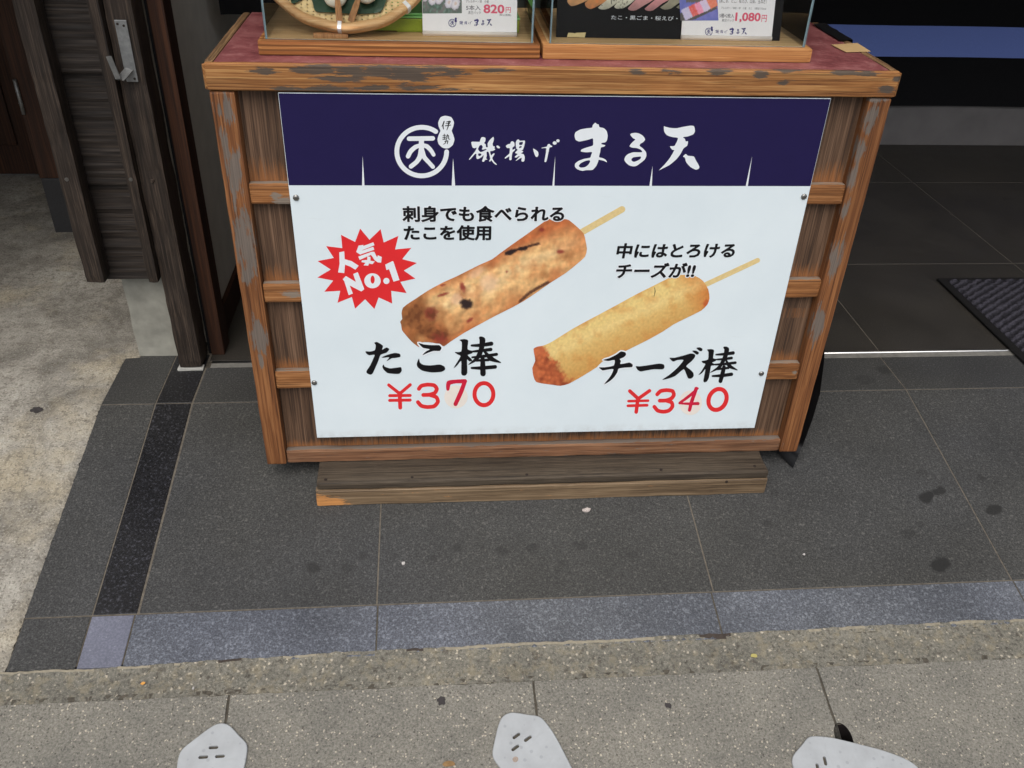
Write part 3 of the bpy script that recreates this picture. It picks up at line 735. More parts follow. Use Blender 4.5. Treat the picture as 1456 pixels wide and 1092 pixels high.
# ------------------------------------------------------------------ the display stand
W_, ZT, ZB, TW, TZ = 0.5760, 0.7826, 0.0060, 0.5813, 0.8263
std = root('display_stand', 'weathered orange-brown wooden display stand with a maroon top, in the shop doorway', 'display stand', (0, 0.2, 0))
for s, bl in ((-1, [(324,158,9,22),(314,160,4,10),(320,204,4,25),(334,242,9,32),(332,270,6,30),(349.5,349.5,14,42),(368,480,10,24),(370.5,514,4,12),(352,390,6,14)]),
              (1, [(1239,167,8,16),(1234,182,6,12),(1223.5,213,6,20),(1214,250,6,16),(1201,300,4,12),(1187,371,7,26),(1164,460,8,24),(1245,142,14,3)])):
    mb = MB(); xa, xb = sorted((s * W_, s * 0.5355)); mb.gbox((xa, -0.004, ZB), (xb, 0.036, ZT - 0.001), (0.004, 0.006, 0.004), 0.002, 0.0006, s)
    o = mb.done('post', M['post'], std); paint_wear(o, blobs_on_plane(bl, -0.004))
    mb = MB(); mb.gbox((xa, 0.335, ZB), (xb, 0.375, ZT - 0.001), 0.02, 0.002, 0.0006, s + 4); mb.done('post', M['post'], std)
for i, (za, zb_) in enumerate(((0.586, 0.6235), (0.3915, 0.4295), (0.197, 0.2355))):
    mb = MB(); mb.gbox((-0.535, 0.0, za), (0.535, 0.0178, zb_), (0.006, 0.006, 0.004), 0.0018, 0.0006, i + 10)
    o = mb.done('cross_rail', M['rail'], std)
    fb_ = blobs_on_plane([[(402, 285, 14, 5), (392, 280, 6, 6)], [(415, 418, 13, 5)], [(1130, 530, 3, 3)]][i], 0.0)
    paint_wear(o, lambda p, f=fb_, t=zb_: 0.8 if p.z > t - .0015 and p.y > .002 else f(p))
mb = MB(); mb.gbox((-0.535, 0.001, ZB), (0.535, 0.0185, 0.0375), (0.006, 0.006, 0.004), 0.0018, 0.0009, 15); o = mb.done('bottom_rail', M['botrail'], std)
paint_wear(o, lambda p: 0.85 if p.z > .036 and p.y > 0.003 else 0.12)
mb = MB(); mb.gbox((-0.535, 0.0187, 0.012), (0.535, 0.0245, ZT - 0.002), (0.006, 0.006, 0.004), 0.0005); o = mb.done('front_panel', M['panel'], std)
def pw(p):
    best = 0
    for zt_, h_ in ((0.6235, 0.045), (0.4295, 0.035), (0.2355, 0.03), (0.0375, 0.02)):
        d = p.z - zt_
        if -0.01 < d < h_: best = max(best, 0.62 * (1 - d / h_) + 0.12)
    if abs(p.z - 0.345) < 0.012 and p.x > 0.4: best = max(best, 0.35)
    return best + 0.22 * noise.noise(Vector((p.x * 30, 0, p.z * 2)))
paint_wear(o, pw)
for s in (-1, 1):
    mb = MB(); xa, xb = sorted((s * 0.566, s * 0.556)); mb.box((xa, 0.0365, 0.012), (xb, 0.3345, ZT - 0.002)); o = mb.done('side_panel', M['panel'], std)
mb = MB(); mb.box((-0.535, 0.36, 0.012), (0.535, 0.37, ZT - 0.002)); mb.done('back_panel', M['panel'], std)
# top: front lip, side lips, maroon surface
mb = MB(); mb.gbox((-TW, -0.0065, ZT), (TW, 0.010, TZ), (0.006, 0.005, 0.003), 0.006, 0.0009, 21); tb = mb.done('top_edge', M['toprail'], std)
dk = [(430,99,20,4),(580,110,30,6),(480,112,30,5),(640,104,26,4),(700,100,24,2.5),(410,126,20,4),(590,124,26,4),(376,102,18,5),(453,100,26,7),(501,102,26,8),(540,102,26,8),(463,127,33,4),(530,125,24,4),(580,101,40,6),(620,99.5,30,4),(904,102,17,3),(950,102,15,2.5),(1020,102,20,4),(1083,106,12,5),(1123,101,20,2.5),(1205,104,20,3),(1232,105,18,3),(1276,112,7,4),(1259,127,12,4),(1115,118,8,3),(700,101,20,2),(650,127,30,1.5),(850,135,40,1.2)]
paint_wear(tb, blobs_on_plane(dk, -0.0065))
for s in (-1, 1):
    mb = MB(); xa, xb = sorted((s * TW, s * (TW - 0.0155))); mb.gbox((xa, 0.0112, ZT), (xb, 0.386, TZ), (0.006, 0.01, 0.006), 0.003, 0.0007, 25 + s); mb.done('top_edge', M['toprim'], std)
mb = MB(); mb.box((-TW + 0.0168, 0.0112, ZT), (TW - 0.0168, 0.386, TZ - 0.0012)); mb.done('top_surface', M['maroon'], std)

# wooden platform under the stand's front
plat = root('wooden_platform', 'low grey weathered plank platform under the front of the stand, chipped at its left corner', 'platform', (0.01, 0, -0.05))
PXL, PXR, PY = -0.4715, 0.494, -0.0685
def hz(y): return H(y) + 0.0005
mb = MB()
mb.gbox((PXL + 0.003, PY + 0.001, -0.0138), (PXR - 0.002, 0.09, 0.0052), (0.008, 0.006, 0.004), 0.0025, 0.0012, 31); o = mb.done('deck_board', M['deck'], plat)
paint_wear(o, lambda p: 0.30 + 0.5 * max(0, (p.y + .03) / .06) * (0.5 + 0.5 * math.sin(p.x * 9)) if p.z > .004 else 0.2)  # top gets darker in patches towards the rail
mb = MB()
mb.gbox((PXL, PY, -0.0575), (PXR, PY + 0.022, -0.0152), (0.006, 0.006, 0.003), 0.003, 0.0011, 33); o = mb.done('front_board', M['platform'], plat)
paint_wear(o, blobs_on_plane([(470, 715, 26, 7), (455, 714, 14, 8)], PY))
for x in (PXL + 0.02, PXR - 0.05):
    mb = MB(); mb.face([(x, PY + 0.024, -0.054), (x, 0.2, -0.009), (x, 0.2, -0.0075), (x, 0.09, -0.0148), (x, PY + 0.024, -0.0148)])
    r = bmesh.ops.extrude_face_region(mb.bm, geom=mb.bm.faces[:]); bmesh.ops.translate(mb.bm, vec=(0.03, 0, 0), verts=[g for g in r['geom'] if isinstance(g, bmesh.types.BMVert)])
    mb.done('bearer', M['platform'], plat)
for px in ((463, 682), (586, 679), (749, 675), (940, 668), (1073, 663)):
    p = back(px, 2, 0.0052); mb = MB(); mb.tube([(p.x, p.y, 0.004), (p.x, p.y, 0.0062)], 0.0032, 10); mb.done('screw', M['darkscrew'], plat)
for px in ((1033, 685),):
    p = back(px, 1, PY); mb = MB(); mb.tube([(p.x, PY + 0.001, p.z), (p.x, PY - 0.0008, p.z)], 0.003, 10); mb.done('screw', M['darkscrew'], plat)

# ------------------------------------------------------------------ the menu sign
SY = -0.0032
def S(p):
    q = back(p, 1, SY); return (q.x * 1000, q.z * 1000)
sgn = root('menu_sign', 'white menu board with navy header, two fried fish sticks and red prices', 'menu sign', (0, 0, 0.43))
Q = [S(p) for p in ((397, 133.5), (1182.5, 138.5), (1071.5, 605.5), (449, 622.5))]
x0, x1, z0, z1 = -466.5, 466.5, Q[3][1], ZT * 1000 - 2.0
mb = MB(); mb.box((x0 / 1000, -0.0032, z0 / 1000), (x1 / 1000, -0.0003, z1 / 1000), 0.0004, 1); brd = mb.done('board', M['board'], sgn)
def flat(name, polys, mat, layer, parent=None, holes=False, plane=None, smooth=0, extra=(), col=None, Yb=None):
    """print polys (photo pixels on the sign, or on another plane) as one thin flat mesh"""
    mp = plane or S; Y = (SY if Yb is None else Yb) - 0.00018 * layer
    P = [[mp(q) for q in (smooth_poly(p, smooth) if smooth else p)] for p in polys]
    vs, fs = fill(P, holes, 1e-4, [mp(q) for q in extra])
    mb = MB(); V = [mb.bm.verts.new((v[0] / 1000, Y, v[1] / 1000)) for v in vs]
    for f in fs:
        try: mb.bm.faces.new([V[i] for i in f])
        except ValueError: pass
    for v in [v for v in mb.bm.verts if not v.link_faces]: mb.bm.verts.remove(v)
    for f in mb.bm.faces:
        f.normal_update()
        if f.normal.y > 0: f.normal_flip()
    o = mb.done(name, mat, parent or sgn, fixn=False)
    if col:
        me = o.data; a = me.attributes.new('Col', 'FLOAT_COLOR', 'POINT'); off = LOC[o.name]
        for i, v in enumerate(me.vertices): a.data[i].color = col(v.co + off)
    return o
hb = MB(); zh = S((780, 264))[1] / 1000
hb.face([(x0 / 1000 + 0.0008, SY - 0.00018, zh), (x1 / 1000 - 0.0008, SY - 0.00018, zh), (x1 / 1000 - 0.0008, SY - 0.00018, z1 / 1000 - 0.0008), (x0 / 1000 + 0.0008, SY - 0.00018, z1 / 1000 - 0.0008)])
hdr = hb.done('header_band', M['navy'], sgn, fixn=False)
flat('curtain_slit_mark', [[(515.6, 222), (514.8, 265), (518.4, 265)], [(644.2, 225), (642.2, 265), (647.2, 265)], [(789.4, 222), (785.3, 265), (788.2, 265)], [(927.8, 236), (923.2, 265), (926.8, 265)], [(1069.3, 222), (1060.2, 264.5), (1063.2, 264.5)]], M['whiteink'], 2)
# emblem
o1, s1 = (555, 155), 10.4
arc = [(464 + 368 * math.cos(t), 628 + 359 * math.sin(t)) for t in [math.radians(-55.5 - 304 * i / 40) for i in range(41)]]
em = []
for st_ in (stroke(arc, 35, 1), stroke([(277, 438), (627, 433)], 34), stroke([(460, 437), (460, 640)], 38), stroke([(462, 530), (370, 562), (300, 625), (262, 698)], [28, 33, 34, 33]), stroke([(460, 530), (540, 552), (598, 608), (640, 675)], [28, 33, 31, 28]), stroke([(456, 610), (440, 700), (390, 780), (305, 848)], [38, 38, 33, 33]), stroke([(464, 610), (500, 710), (560, 778), (630, 855)], [38, 34, 31, 30])):
    em += [Z(o1, s1, p) for p in st_]
flat('emblem', em, M['whiteink'], 2)
gourd = Z(o1, s1, [(826,100),(900,120),(940,190),(930,260),(908,320),(930,380),(948,450),(925,530),(870,575),(822,582),(770,570),(715,520),(697,450),(715,380),(740,320),(715,260),(708,200),(740,125),(785,103)])
gd = flat('emblem_gourd', [gourd], M['whiteink'], 2, None, False, None, 3)
gt = []
for pts, r in ([[(795,180),(785,215),(762,255)],[8,9,4]], [[(782,222),(780,260),(786,295)],[7,8,6]], [[(832,190),(885,180),(872,215)],[6,8,6]], [[(822,215),(870,212)],[5,5]], [[(812,247),(890,236)],[6,7]], [[(862,190),(855,255),(835,310)],[7,8,4]],
               [[(775,395),(820,385)],[5,5]], [[(772,425),(822,415)],[5,6]], [[(797,370),(797,450)],[6,6]], [[(775,450),(822,440)],[5,6]], [[(825,400),(860,392),(862,440),(882,445)],[5,6,6,5]], [[(845,375),(835,430),(822,460)],[6,6,4]], [[(805,480),(850,470),(842,512)],[6,7,6]], [[(825,462),(815,500),(785,520)],[6,6,4]]):
    gt += [Z(o1, s1, p) for p in stroke(pts, r)]
flat('emblem_lettering', gt, M['ink'], 3)
# brush name
o2, s2 = (780, 150), 5.6
ma = Z(o2, s2, [(207,240),(215,212),(255,190),(300,182),(345,176),(352,155),(372,136),(385,148),(398,150),(405,172),(440,180),(463,205),(470,240),(465,275),(452,292),(422,298),(422,308),(452,316),(440,328),(417,334),(410,370),(402,410),(430,418),(455,432),(465,452),(440,440),(400,432),(395,445),(380,480),(350,512),(300,514),(268,520),(230,508),(210,488),(212,462),(240,440),(280,425),(330,415),(338,395),(345,370),(300,372),(258,366),(262,350),(300,335),(352,318),(355,290),(352,262),(320,270),(280,280),(240,286),(215,272)])
mah = Z(o2, s2, [(240,480),(255,460),(290,442),(325,435),(330,448),(315,472),(290,490),(255,494)])
ru = Z(o2, s2, [(650,232),(660,222),(690,217),(720,222),(750,240),(768,268),(755,290),(730,305),(725,322),(750,340),(775,370),(778,400),(765,430),(735,455),(700,480),(670,484),(640,475),(612,450),(603,430),(612,405),(635,385),(675,372),(715,372),(745,370),(735,352),(700,338),(665,335),(645,325),(655,305),(675,285),(690,270),(670,258)])
ruh = Z(o2, s2, [(660,425),(675,412),(705,408),(735,406),(730,425),(705,440),(680,448),(662,440)])
ten1 = Z(o2, s2, [(918,165),(928,168),(970,178),(1020,180),(1080,168),(1130,160),(1158,165),(1165,205),(1150,230),(1110,245),(1070,252),(1085,265),(1092,285),(1110,285),(1103,320),(1075,340),(1050,385),(1015,430),(960,475),(910,500),(880,515),(895,498),(925,468),(960,425),(985,385),(1000,355),(985,352),(965,325),(1000,322),(1015,300),(1030,258),(980,250),(940,235),(920,205)])
ten2 = Z(o2, s2, [(1070,405),(1092,385),(1110,400),(1155,405),(1175,440),(1200,485),(1195,503),(1170,510),(1130,490),(1095,450),(1085,415)])
flat('shop_name_lettering', [ma, mah, ru, ruh, ten1, ten2], M['whiteink'], 2, None, True, None, 3)
o3, s3 = (660, 190), 10.4
iso = Z(o3, s3, [(105,130),(125,118),(225,120),(235,100),(255,55),(285,50),(315,65),(312,110),(295,140),(320,160),(320,195),(350,200),(345,150),(365,110),(400,70),(430,48),(440,70),(435,105),(420,150),(430,185),(455,190),(445,215),(460,235),(420,255),(385,260),(390,300),(400,320),(425,295),(450,292),(440,320),(415,360),(440,410),(485,455),(465,458),(430,430),(400,390),(385,410),(368,405),(385,370),(370,300),(355,265),(330,275),(335,320),(325,365),(345,380),(310,390),(290,415),(265,410),(270,385),(285,340),(285,315),(265,340),(235,360),(205,375),(185,370),(178,330),(180,300),(160,300),(120,345),(80,385),(72,378),(110,325),(165,255),(185,205),(155,215),(125,205),(112,170)])
isoh = [Z(o3, s3, [(205,300),(225,290),(255,300),(245,325),(215,330)]), Z(o3, s3, [(230,175),(255,165),(275,195),(260,230),(280,235),(320,225),(330,235),(270,265),(235,270),(205,230),(215,200)])]
isod = Z(o3, s3, [(475,180),(500,175),(530,200),(520,218),(490,212)])
ag1 = Z(o3, s3, [(615,180),(650,155),(680,150),(690,120),(715,112),(740,130),(745,180),(715,205),(715,240),(755,220),(745,250),(715,275),(705,330),(700,385),(680,392),(665,380),(668,335),(640,350),(605,368),(600,355),(650,310),(670,290),(675,215),(635,212)])
ag2 = Z(o3, s3, [(765,195),(762,130),(780,92),(805,85),(825,105),(890,100),(900,115),(890,170),(870,235),(845,250),(870,258),(865,275),(840,290),(880,305),(895,345),(890,400),(870,415),(845,405),(850,370),(845,355),(770,400),(765,395),(820,335),(810,330),(775,352),(750,350),(750,338),(790,300),(760,290),(755,275),(790,240),(775,225)])
agh = [Z(o3, s3, [(815,130),(860,120),(870,130),(855,165),(815,165)]), Z(o3, s3, [(815,190),(845,182),(850,200),(815,215)])]
ge = [Z(o3, s3, [(1018,220),(1050,235),(1090,265),(1098,310),(1080,345),(1055,335),(1035,290)]), Z(o3, s3, [(1145,208),(1220,190),(1235,160),(1260,150),(1280,172),(1303,180),(1295,198),(1262,205),(1245,280),(1220,400),(1205,420),(1187,412),(1200,330),(1215,215),(1150,216)]), Z(o3, s3, ell(1338, 138, 30, 25)), Z(o3, s3, ell(1386, 105, 24, 22))]
flat('fish_cake_lettering', [iso] + isoh + [isod, ag1, ag2] + agh + ge, M['whiteink'], 2, None, True, None, 2)

# starburst
o4, s4 = (445, 320), 9.1
flat('starburst', [Z(o4, s4, [(610,45),(732,190),(875,52),(915,225),(1105,140),(1062,315),(1272,295),(1155,440),(1345,490),(1175,588),(1325,692),(1130,735),(1212,880),(1012,850),(1025,1015),(850,935),(795,1085),(675,960),(545,1080),(503,930),(318,1005),(353,850),(147,862),(262,718),(57,678),(230,575),(60,465),(270,425),(170,272),(380,298),(362,125),(545,218)])], M['red'], 1)
bst = [Z(o4, s4, p) for p in ([(340,352),(405,338),(410,440),(500,465),(592,525),(550,577),(480,535),(415,510),(405,620),(325,612),(345,500)],
    [(590,265),(655,255),(650,270),(780,222),(797,260),(650,318),(632,330),(780,280),(795,318),(612,380),(560,348)],
    [(585,408),(760,345),(795,345),(820,400),(832,415),(840,390),(890,412),(882,485),(840,482),(800,455),(770,410),(750,385),(605,450)],
    [(635,455),(690,450),(800,470),(770,505),(690,490),(625,478)], [(705,405),(745,410),(745,450),(715,525),(655,520),(700,460)],
    [(385,700),(425,658),(555,735),(520,632),(580,608),(665,830),(625,858),(475,780),(517,885),(462,905),(405,725)],
    [(935,510),(1030,465),(1040,470),(1120,710),(1042,732),(985,570),(950,582)])] + [Z(o4, s4, ell(950, 722, 40, 40))]
flat('starburst_lettering', bst, M['whiteink'], 2)
flat('starburst_lettering', [Z(o4, s4, ell(770, 720, 106, 97)), Z(o4, s4, ell(772, 705, 27, 52))], M['whiteink'], 2, None, True)

# printed food pictures
def fbm(x, y, o=4):
    return sum(noise.noise(Vector((x * 2 ** i, y * 2 ** i, i * 5.3))) / 2 ** i for i in range(o))
def inpoly(p, poly):
    r = False; j = len(poly) - 1
    for i in range(len(poly)):
        a, b = poly[i], poly[j]
        if (a[1] > p[1]) != (b[1] > p[1]) and p[0] < (b[0] - a[0]) * (p[1] - a[1]) / (b[1] - a[1]) + a[0]: r = not r
        j = i
    return r
def lerp3(a, b, t): t = max(0, min(1, t)); return tuple(a[i] + (b[i] - a[i]) * t for i in range(3))
def pic(name, poly, layer, colpx, step=1.7, plane=None, parent=None, Yb=None, smooth=2):
    pl_ = smooth_poly(poly, smooth) if smooth else poly
    xs = [p[0] for p in pl_]; ys = [p[1] for p in pl_]; ex = []
    y = min(ys)
    while y < max(ys):
        x = min(xs)
        while x < max(xs):
            q = (x + random.uniform(-.3, .3), y + random.uniform(-.3, .3))
            if inpoly(q, pl_): ex.append(q)
            x += step
        y += step
    Y = SY if Yb is None else Yb
    def c(p):
        d = RC @ (Vector((p.x, Y, p.z)) - CAM); q = (728 + F_PX * d.x / d.z, 546 + F_PX * d.y / d.z)
        r = colpx(q[0], q[1]); return (lin(max(0, min(255, r[0]))), lin(max(0, min(255, r[1]))), lin(max(0, min(255, r[2]))), 1)
    return flat(name, [pl_], M['photo'], layer, parent, False, plane, 0, ex, c, Yb)
f1 = Z((560, 290), 5.02, [(1105,106),(1130,118),(1170,125),(1215,108),(1250,115),(1310,165),(1355,210),(1368,260),(1378,320),(1365,375),(1310,425),(1230,490),(1120,560),(1020,630),(930,690),(850,735),(720,800),(600,865),(500,920),(400,985),(357,1016),(330,1002),(280,990),(220,985),(175,995),(182,1024),(130,985),(85,935),(58,900),(52,860),(45,840),(60,820),(55,780),(65,740),(110,705),(150,680),(240,620),(350,560),(440,520),(520,480),(620,430),(700,395),(760,350),(850,285),(950,215),(1040,150)])
ax1 = (Vector((838, 350)) - Vector((585, 468))).normalized(); nx1 = Vector((-ax1.y, ax1.x))     # nx1 points down the picture
def spots(q, lst, k_=1.6):
    r = 0
    for (x, y, rx, ry, a) in lst:
        dx, dy = q[0] - x, q[1] - y; c, s = math.cos(a), math.sin(a)
        d = math.hypot((dx * c + dy * s) / rx, (-dx * s + dy * c) / ry) + 0.28 * fbm(q[0] * .22, q[1] * .22, 3)
        r = max(r, 1.35 - d)
    return max(0, min(1, r * k_))
z1_ = lambda x, y, rx, ry, a: (560 + x / 5.02, 290 + y / 5.02, rx / 5.02, ry / 5.02, a)
B1 = [z1_(518, 712, 42, 32, .3), z1_(835, 343, 40, 16, -.35), z1_(920, 318, 30, 14, -.2), z1_(990, 298, 50, 7, -.25), z1_(985, 620, 90, 13, -.55), z1_(910, 690, 40, 9, -.6)]
R1 = [z1_(490, 592, 18, 34, -.2), z1_(350, 646, 42, 10, -.3), z1_(350, 578, 20, 8, -.3), z1_(265, 782, 42, 45, 0), z1_(1190, 340, 24, 16, 0), z1_(805, 482, 8, 8, 0), z1_(330, 955, 60, 40, .2), z1_(1055, 185, 18, 14, 0), z1_(540, 830, 26, 12, -.6)]
G1 = [z1_(140, 780, 40, 90, .35), z1_(230, 900, 110, 40, .25), z1_(1080, 500, 36, 28, 0), z1_(440, 860, 30, 50, .6), z1_(1230, 370, 60, 40, 0), z1_(135, 930, 30, 30, 0)]
L1 = [z1_(590, 490, 60, 28, -.5), z1_(450, 680, 40, 40, 0), z1_(680, 560, 60, 60, 0)]
def cells(x, y, sc):
    """distance to the nearest of jittered points: blisters of a fried crust"""
    X, Y_ = x / sc, y / sc; best = 9.0
    for i in (-1, 0, 1):
        for j in (-1, 0, 1):
            cx, cy = math.floor(X) + i, math.floor(Y_) + j
            h1 = math.sin(cx * 127.1 + cy * 311.7) * 43758.5453; h2 = math.sin(cx * 269.5 + cy * 183.3) * 43758.5453
            best = min(best, math.hypot(cx + (h1 - math.floor(h1)) - X, cy + (h2 - math.floor(h2)) - Y_))
    return best
def seg(q, pts, w_):
    r = 0
    P = [Vector((560 + p[0] / 5.02, 290 + p[1] / 5.02)) for p in pts]
    for a_, b_ in zip(P, P[1:]):
        d_ = b_ - a_; t = max(0, min(1, (q - a_).dot(d_) / d_.length_squared)); r = max(r, 1 - ((q - a_ - d_ * t).length + .5 * fbm(q.x * .4, q.y * .4, 2)) / w_)
    return max(0, min(1, r * 1.8))
def colA(x, y):
    q = Vector((x, y)); d = q - Vector((712, 410)); u = d.dot(ax1) / 140; v = d.dot(nx1) / 42
    lump = fbm(x * .028 + 2, y * .028, 3); vv = v + .28 * lump
    c = lerp3((232, 190, 130), (200, 132, 80), max(0, vv + .1) ** 1.2)
    c = lerp3(c, (238, 204, 152), max(0, 1 - abs(vv + .35) * 2.6) * .6)
    c = lerp3(c, (186, 106, 62), max(0, (abs(v) - .66) * 2.2))
    c = lerp3(c, (192, 108, 60), max(0, min(.8, (u - .60 + .2 * lump) * 1.6))); c = lerp3(c, (138, 80, 42), max(0, min(.85, (-.56 - u + .25 * lump) * 2.6)))
    n_ = fbm(x * .05, y * .05, 5); c = lerp3(c, (206, 132, 78), max(0, n_ * .6)); c = lerp3(c, (186, 106, 62), max(0, fbm(x * .035 + 20, y * .035, 4) - .12) * .8)
    bl = cells(x + 2 * n_, y, 9.0); c = lerp3(c, (176, 104, 58), max(0, bl - .62) * .8)
    n2_ = fbm(x * .22 + 9, y * .22, 4); rl = fbm(x * .07, y * .07, 3) - fbm(x * .07 - .2, y * .07 - .2, 3); c = tuple(k_ * (1 + .06 * n2_ + .16 * rl) for k_ in c)
    c = lerp3(c, (240, 200, 168), .5 * spots(q, L1)); c = lerp3(c, (124, 76, 40), .45 * spots(q, G1, .8)); c = lerp3(c, (132, 46, 40), .8 * spots(q, R1, 1.3))
    c = lerp3(c, (104, 58, 32), .8 * max(0, min(1, (spots(q, [z1_(150, 800, 55, 80, .3), z1_(270, 910, 110, 45, .2), z1_(270, 780, 40, 40, 0)], 1.2)) * (.35 + 2.2 * max(0, fbm(x * .13, y * .13, 4) + .1)))))
    c = lerp3(c, (60, 36, 30), .9 * seg(q, [(800, 352), (850, 335), (900, 322), (960, 302), (1035, 282)], 2.3)); c = lerp3(c, (70, 42, 32), .85 * seg(q, [(900, 695), (960, 640), (1040, 592), (1100, 560)], 3.0))
    return lerp3(c, (40, 27, 28), .95 * spots(q, [B1[0], B1[1], B1[2]], 2))
flat('skewer_picture', stroke([(822, 333), (884.5, 297.5)], [4.6, 4.6]), plain('printed_stick', rgb(222, 198, 140), 0.4, 0.08, 200), 1)
pic('fish_stick_picture', f1, 2, colA)
f2 = Z((740, 340), 4.044, [(75,630),(100,617),(130,612),(180,590),(300,515),(420,450),(560,375),(660,320),(760,270),(850,225),(900,205),(1000,210),(1050,240),(1080,290),(1087,340),(1075,375),(1040,410),(960,450),(880,490),(820,530),(740,575),(660,615),(600,645),(470,705),(440,735),(360,785),(280,830),(230,843),(190,838),(130,830),(90,820),(75,790),(68,740),(85,700),(80,665)])
ax2 = (Vector((1000, 412)) - Vector((770, 520))).normalized(); nx2 = Vector((-ax2.y, ax2.x))
z2_ = lambda x, y, rx, ry, a: (740 + x / 4.044, 340 + y / 4.044, rx / 4.044, ry / 4.044, a)
def colB(x, y):
    q = Vector((x, y)); d = q - Vector((885, 466)); u = d.dot(ax2) / 128; v = d.dot(nx2) / 34
    c = lerp3((232, 204, 132), (206, 160, 90), (v + .6) * .7)
    c = lerp3(c, (204, 124, 60), max(0, (u - .72) * 3.0)); n_ = fbm(x * .06 + 3, y * .06, 5)
    c = lerp3(c, (206, 146, 78), n_ * .8 + max(0, abs(v) - .72) * 1.8); c = lerp3(c, (240, 216, 150), max(0, 1 - abs(v + .3 + .2 * n_) * 3) * .45)
    c = lerp3(c, (190, 132, 70), max(0, cells(x, y, 6.0) - .6) * .5)
    e = u - .061 * v + .05 * fbm(x * .1, y * .1, 3)
    e = e + .05 * fbm(x * .3, y * .3, 3)
    bl = cells(x, y, 7.0); c = lerp3(c, lerp3((206, 112, 66), (146, 68, 40), bl * 1.1 - .1 + .5 * fbm(x * .12, y * .12, 3)), max(0, min(1, (-.815 - e) * 14)))
    c = lerp3(c, (150, 72, 42), .55 * spots(q, [z2_(190, 750, 50, 34, .2)], 1.0)); c = lerp3(c, (206, 112, 70), .6 * spots(q, [z2_(110, 640, 25, 30, 0), z2_(95, 780, 20, 40, 0)]))
    c = lerp3(c, (186, 80, 40), .7 * spots(q, [z2_(1068, 370, 16, 24, .3)])); n2_ = fbm(x * .3 + 9, y * .3, 3)
    return tuple(k_ * (1 + .07 * n2_) for k_ in c)
flat('skewer_picture', stroke([(996, 408), (1077.3, 370)], [3.6, 3.4]), bpy.data.materials['printed_stick'], 1)
pic('cheese_stick_picture', f2, 2, colB)
flat('scratch_mark', stroke(Z((740, 340), 4.044, [(771, 278), (774, 300), (768, 328)]), [.3, .55, .25]), M['ink'], 3)

# text set in the font that ships with Blender
_txt = {}
def glyphs(s, bold):
    """outlines of a string; bold > 0 rounds and thickens every stroke by that radius"""
    cu = bpy.data.curves.new('t', 'FONT'); cu.body = s; cu.size = 1.0; cu.resolution_u = 3; cu.fill_mode = 'FRONT'
    ob = bpy.data.objects.new('t', cu); COL.objects.link(ob)
    dg = bpy.context.evaluated_depsgraph_get(); dg.update()
    me = bpy.data.meshes.new_from_object(ob.evaluated_get(dg))
    vs = [v.co.copy() for v in me.vertices]; fs = [list(p.vertices) for p in me.polygons]
    bpy.data.objects.remove(ob); bpy.data.curves.remove(cu); bpy.data.meshes.remove(me)
    if bold <= 0: return vs, fs
    cnt = {}
    key = lambda i: (round(vs[i].x, 5), round(vs[i].y, 5))
    for f in fs:
        for i in range(len(f)):
            e = tuple(sorted((key(f[i]), key(f[(i + 1) % len(f)])))); cnt[e] = cnt.get(e, 0) + 1
    polys = [[(vs[i].x, vs[i].y) for i in f] for f in fs]
    for (a, b), n_ in cnt.items():
        if n_ == 1: polys += stroke([a, b], bold)
    v2, f2 = fill(polys, False, 1e-5)
    return [Vector((v[0], v[1], 0)) for v in v2], f2
def text(name, s, rect, mat, layer, bold=0.0, parent=None, plane=None, Yb=None, halo=0.0, shear=0.0):
    mp = plane or S; Y = (SY if Yb is None else Yb)
    xa, ya, xb, yb = rect; xm, ym = (xa + xb) / 2, (ya + yb) / 2
    X0, X1 = mp((xa, ym))[0], mp((xb, ym))[0]; Z1, Z0 = mp((xm, ya))[1], mp((xm, yb))[1]
    vs0, fs0 = glyphs(s, bold)
    bx = (min(v.x for v in vs0), max(v.x for v in vs0)); bz = (min(v.y for v in vs0), max(v.y for v in vs0))
    for (bo, mt_, ly) in ([(bold + halo, M['whiteink'], layer)] if halo else []) + [(bold, mat, layer + (1 if halo else 0))]:
        vs, fs = (vs0, fs0) if bo == bold else glyphs(s, bo)
        mb = MB(); V = []
        for v in vs:
            tx = (v.x - bx[0]) / (bx[1] - bx[0]); tz = (v.y - bz[0]) / (bz[1] - bz[0])
            V.append(mb.bm.verts.new(((X0 + (X1 - X0) * tx + shear * (tz - .5) * (Z1 - Z0)) / 1000, Y - 0.00018 * ly, (Z0 + (Z1 - Z0) * tz) / 1000)))
        for f in fs:
            try: mb.bm.faces.new([V[i] for i in f])
            except ValueError: pass
        for f in mb.bm.faces:
            f.normal_update()
            if f.normal.y > 0: f.normal_flip()
        o = mb.done(name if mt_ is mat else name + '_outline', mt_, parent or sgn, fixn=False)
    return o
text('slogan_lettering', '刺身でも食べられる', (572, 292.5, 802.5, 315.5), M['ink'], 3, 0.035, halo=0.05)
text('slogan_lettering', 'たこを使用', (574, 320, 698.5, 341.8), M['ink'], 3, 0.035)
text('slogan_lettering', '中にはとろける', (877, 345.3, 1045.5, 367), M['ink'], 3, 0.035, shear=0.06)
text('slogan_lettering', 'チーズが!!', (876, 373.5, 988.5, 395), M['ink'], 3, 0.035, halo=0.05, shear=0.06)
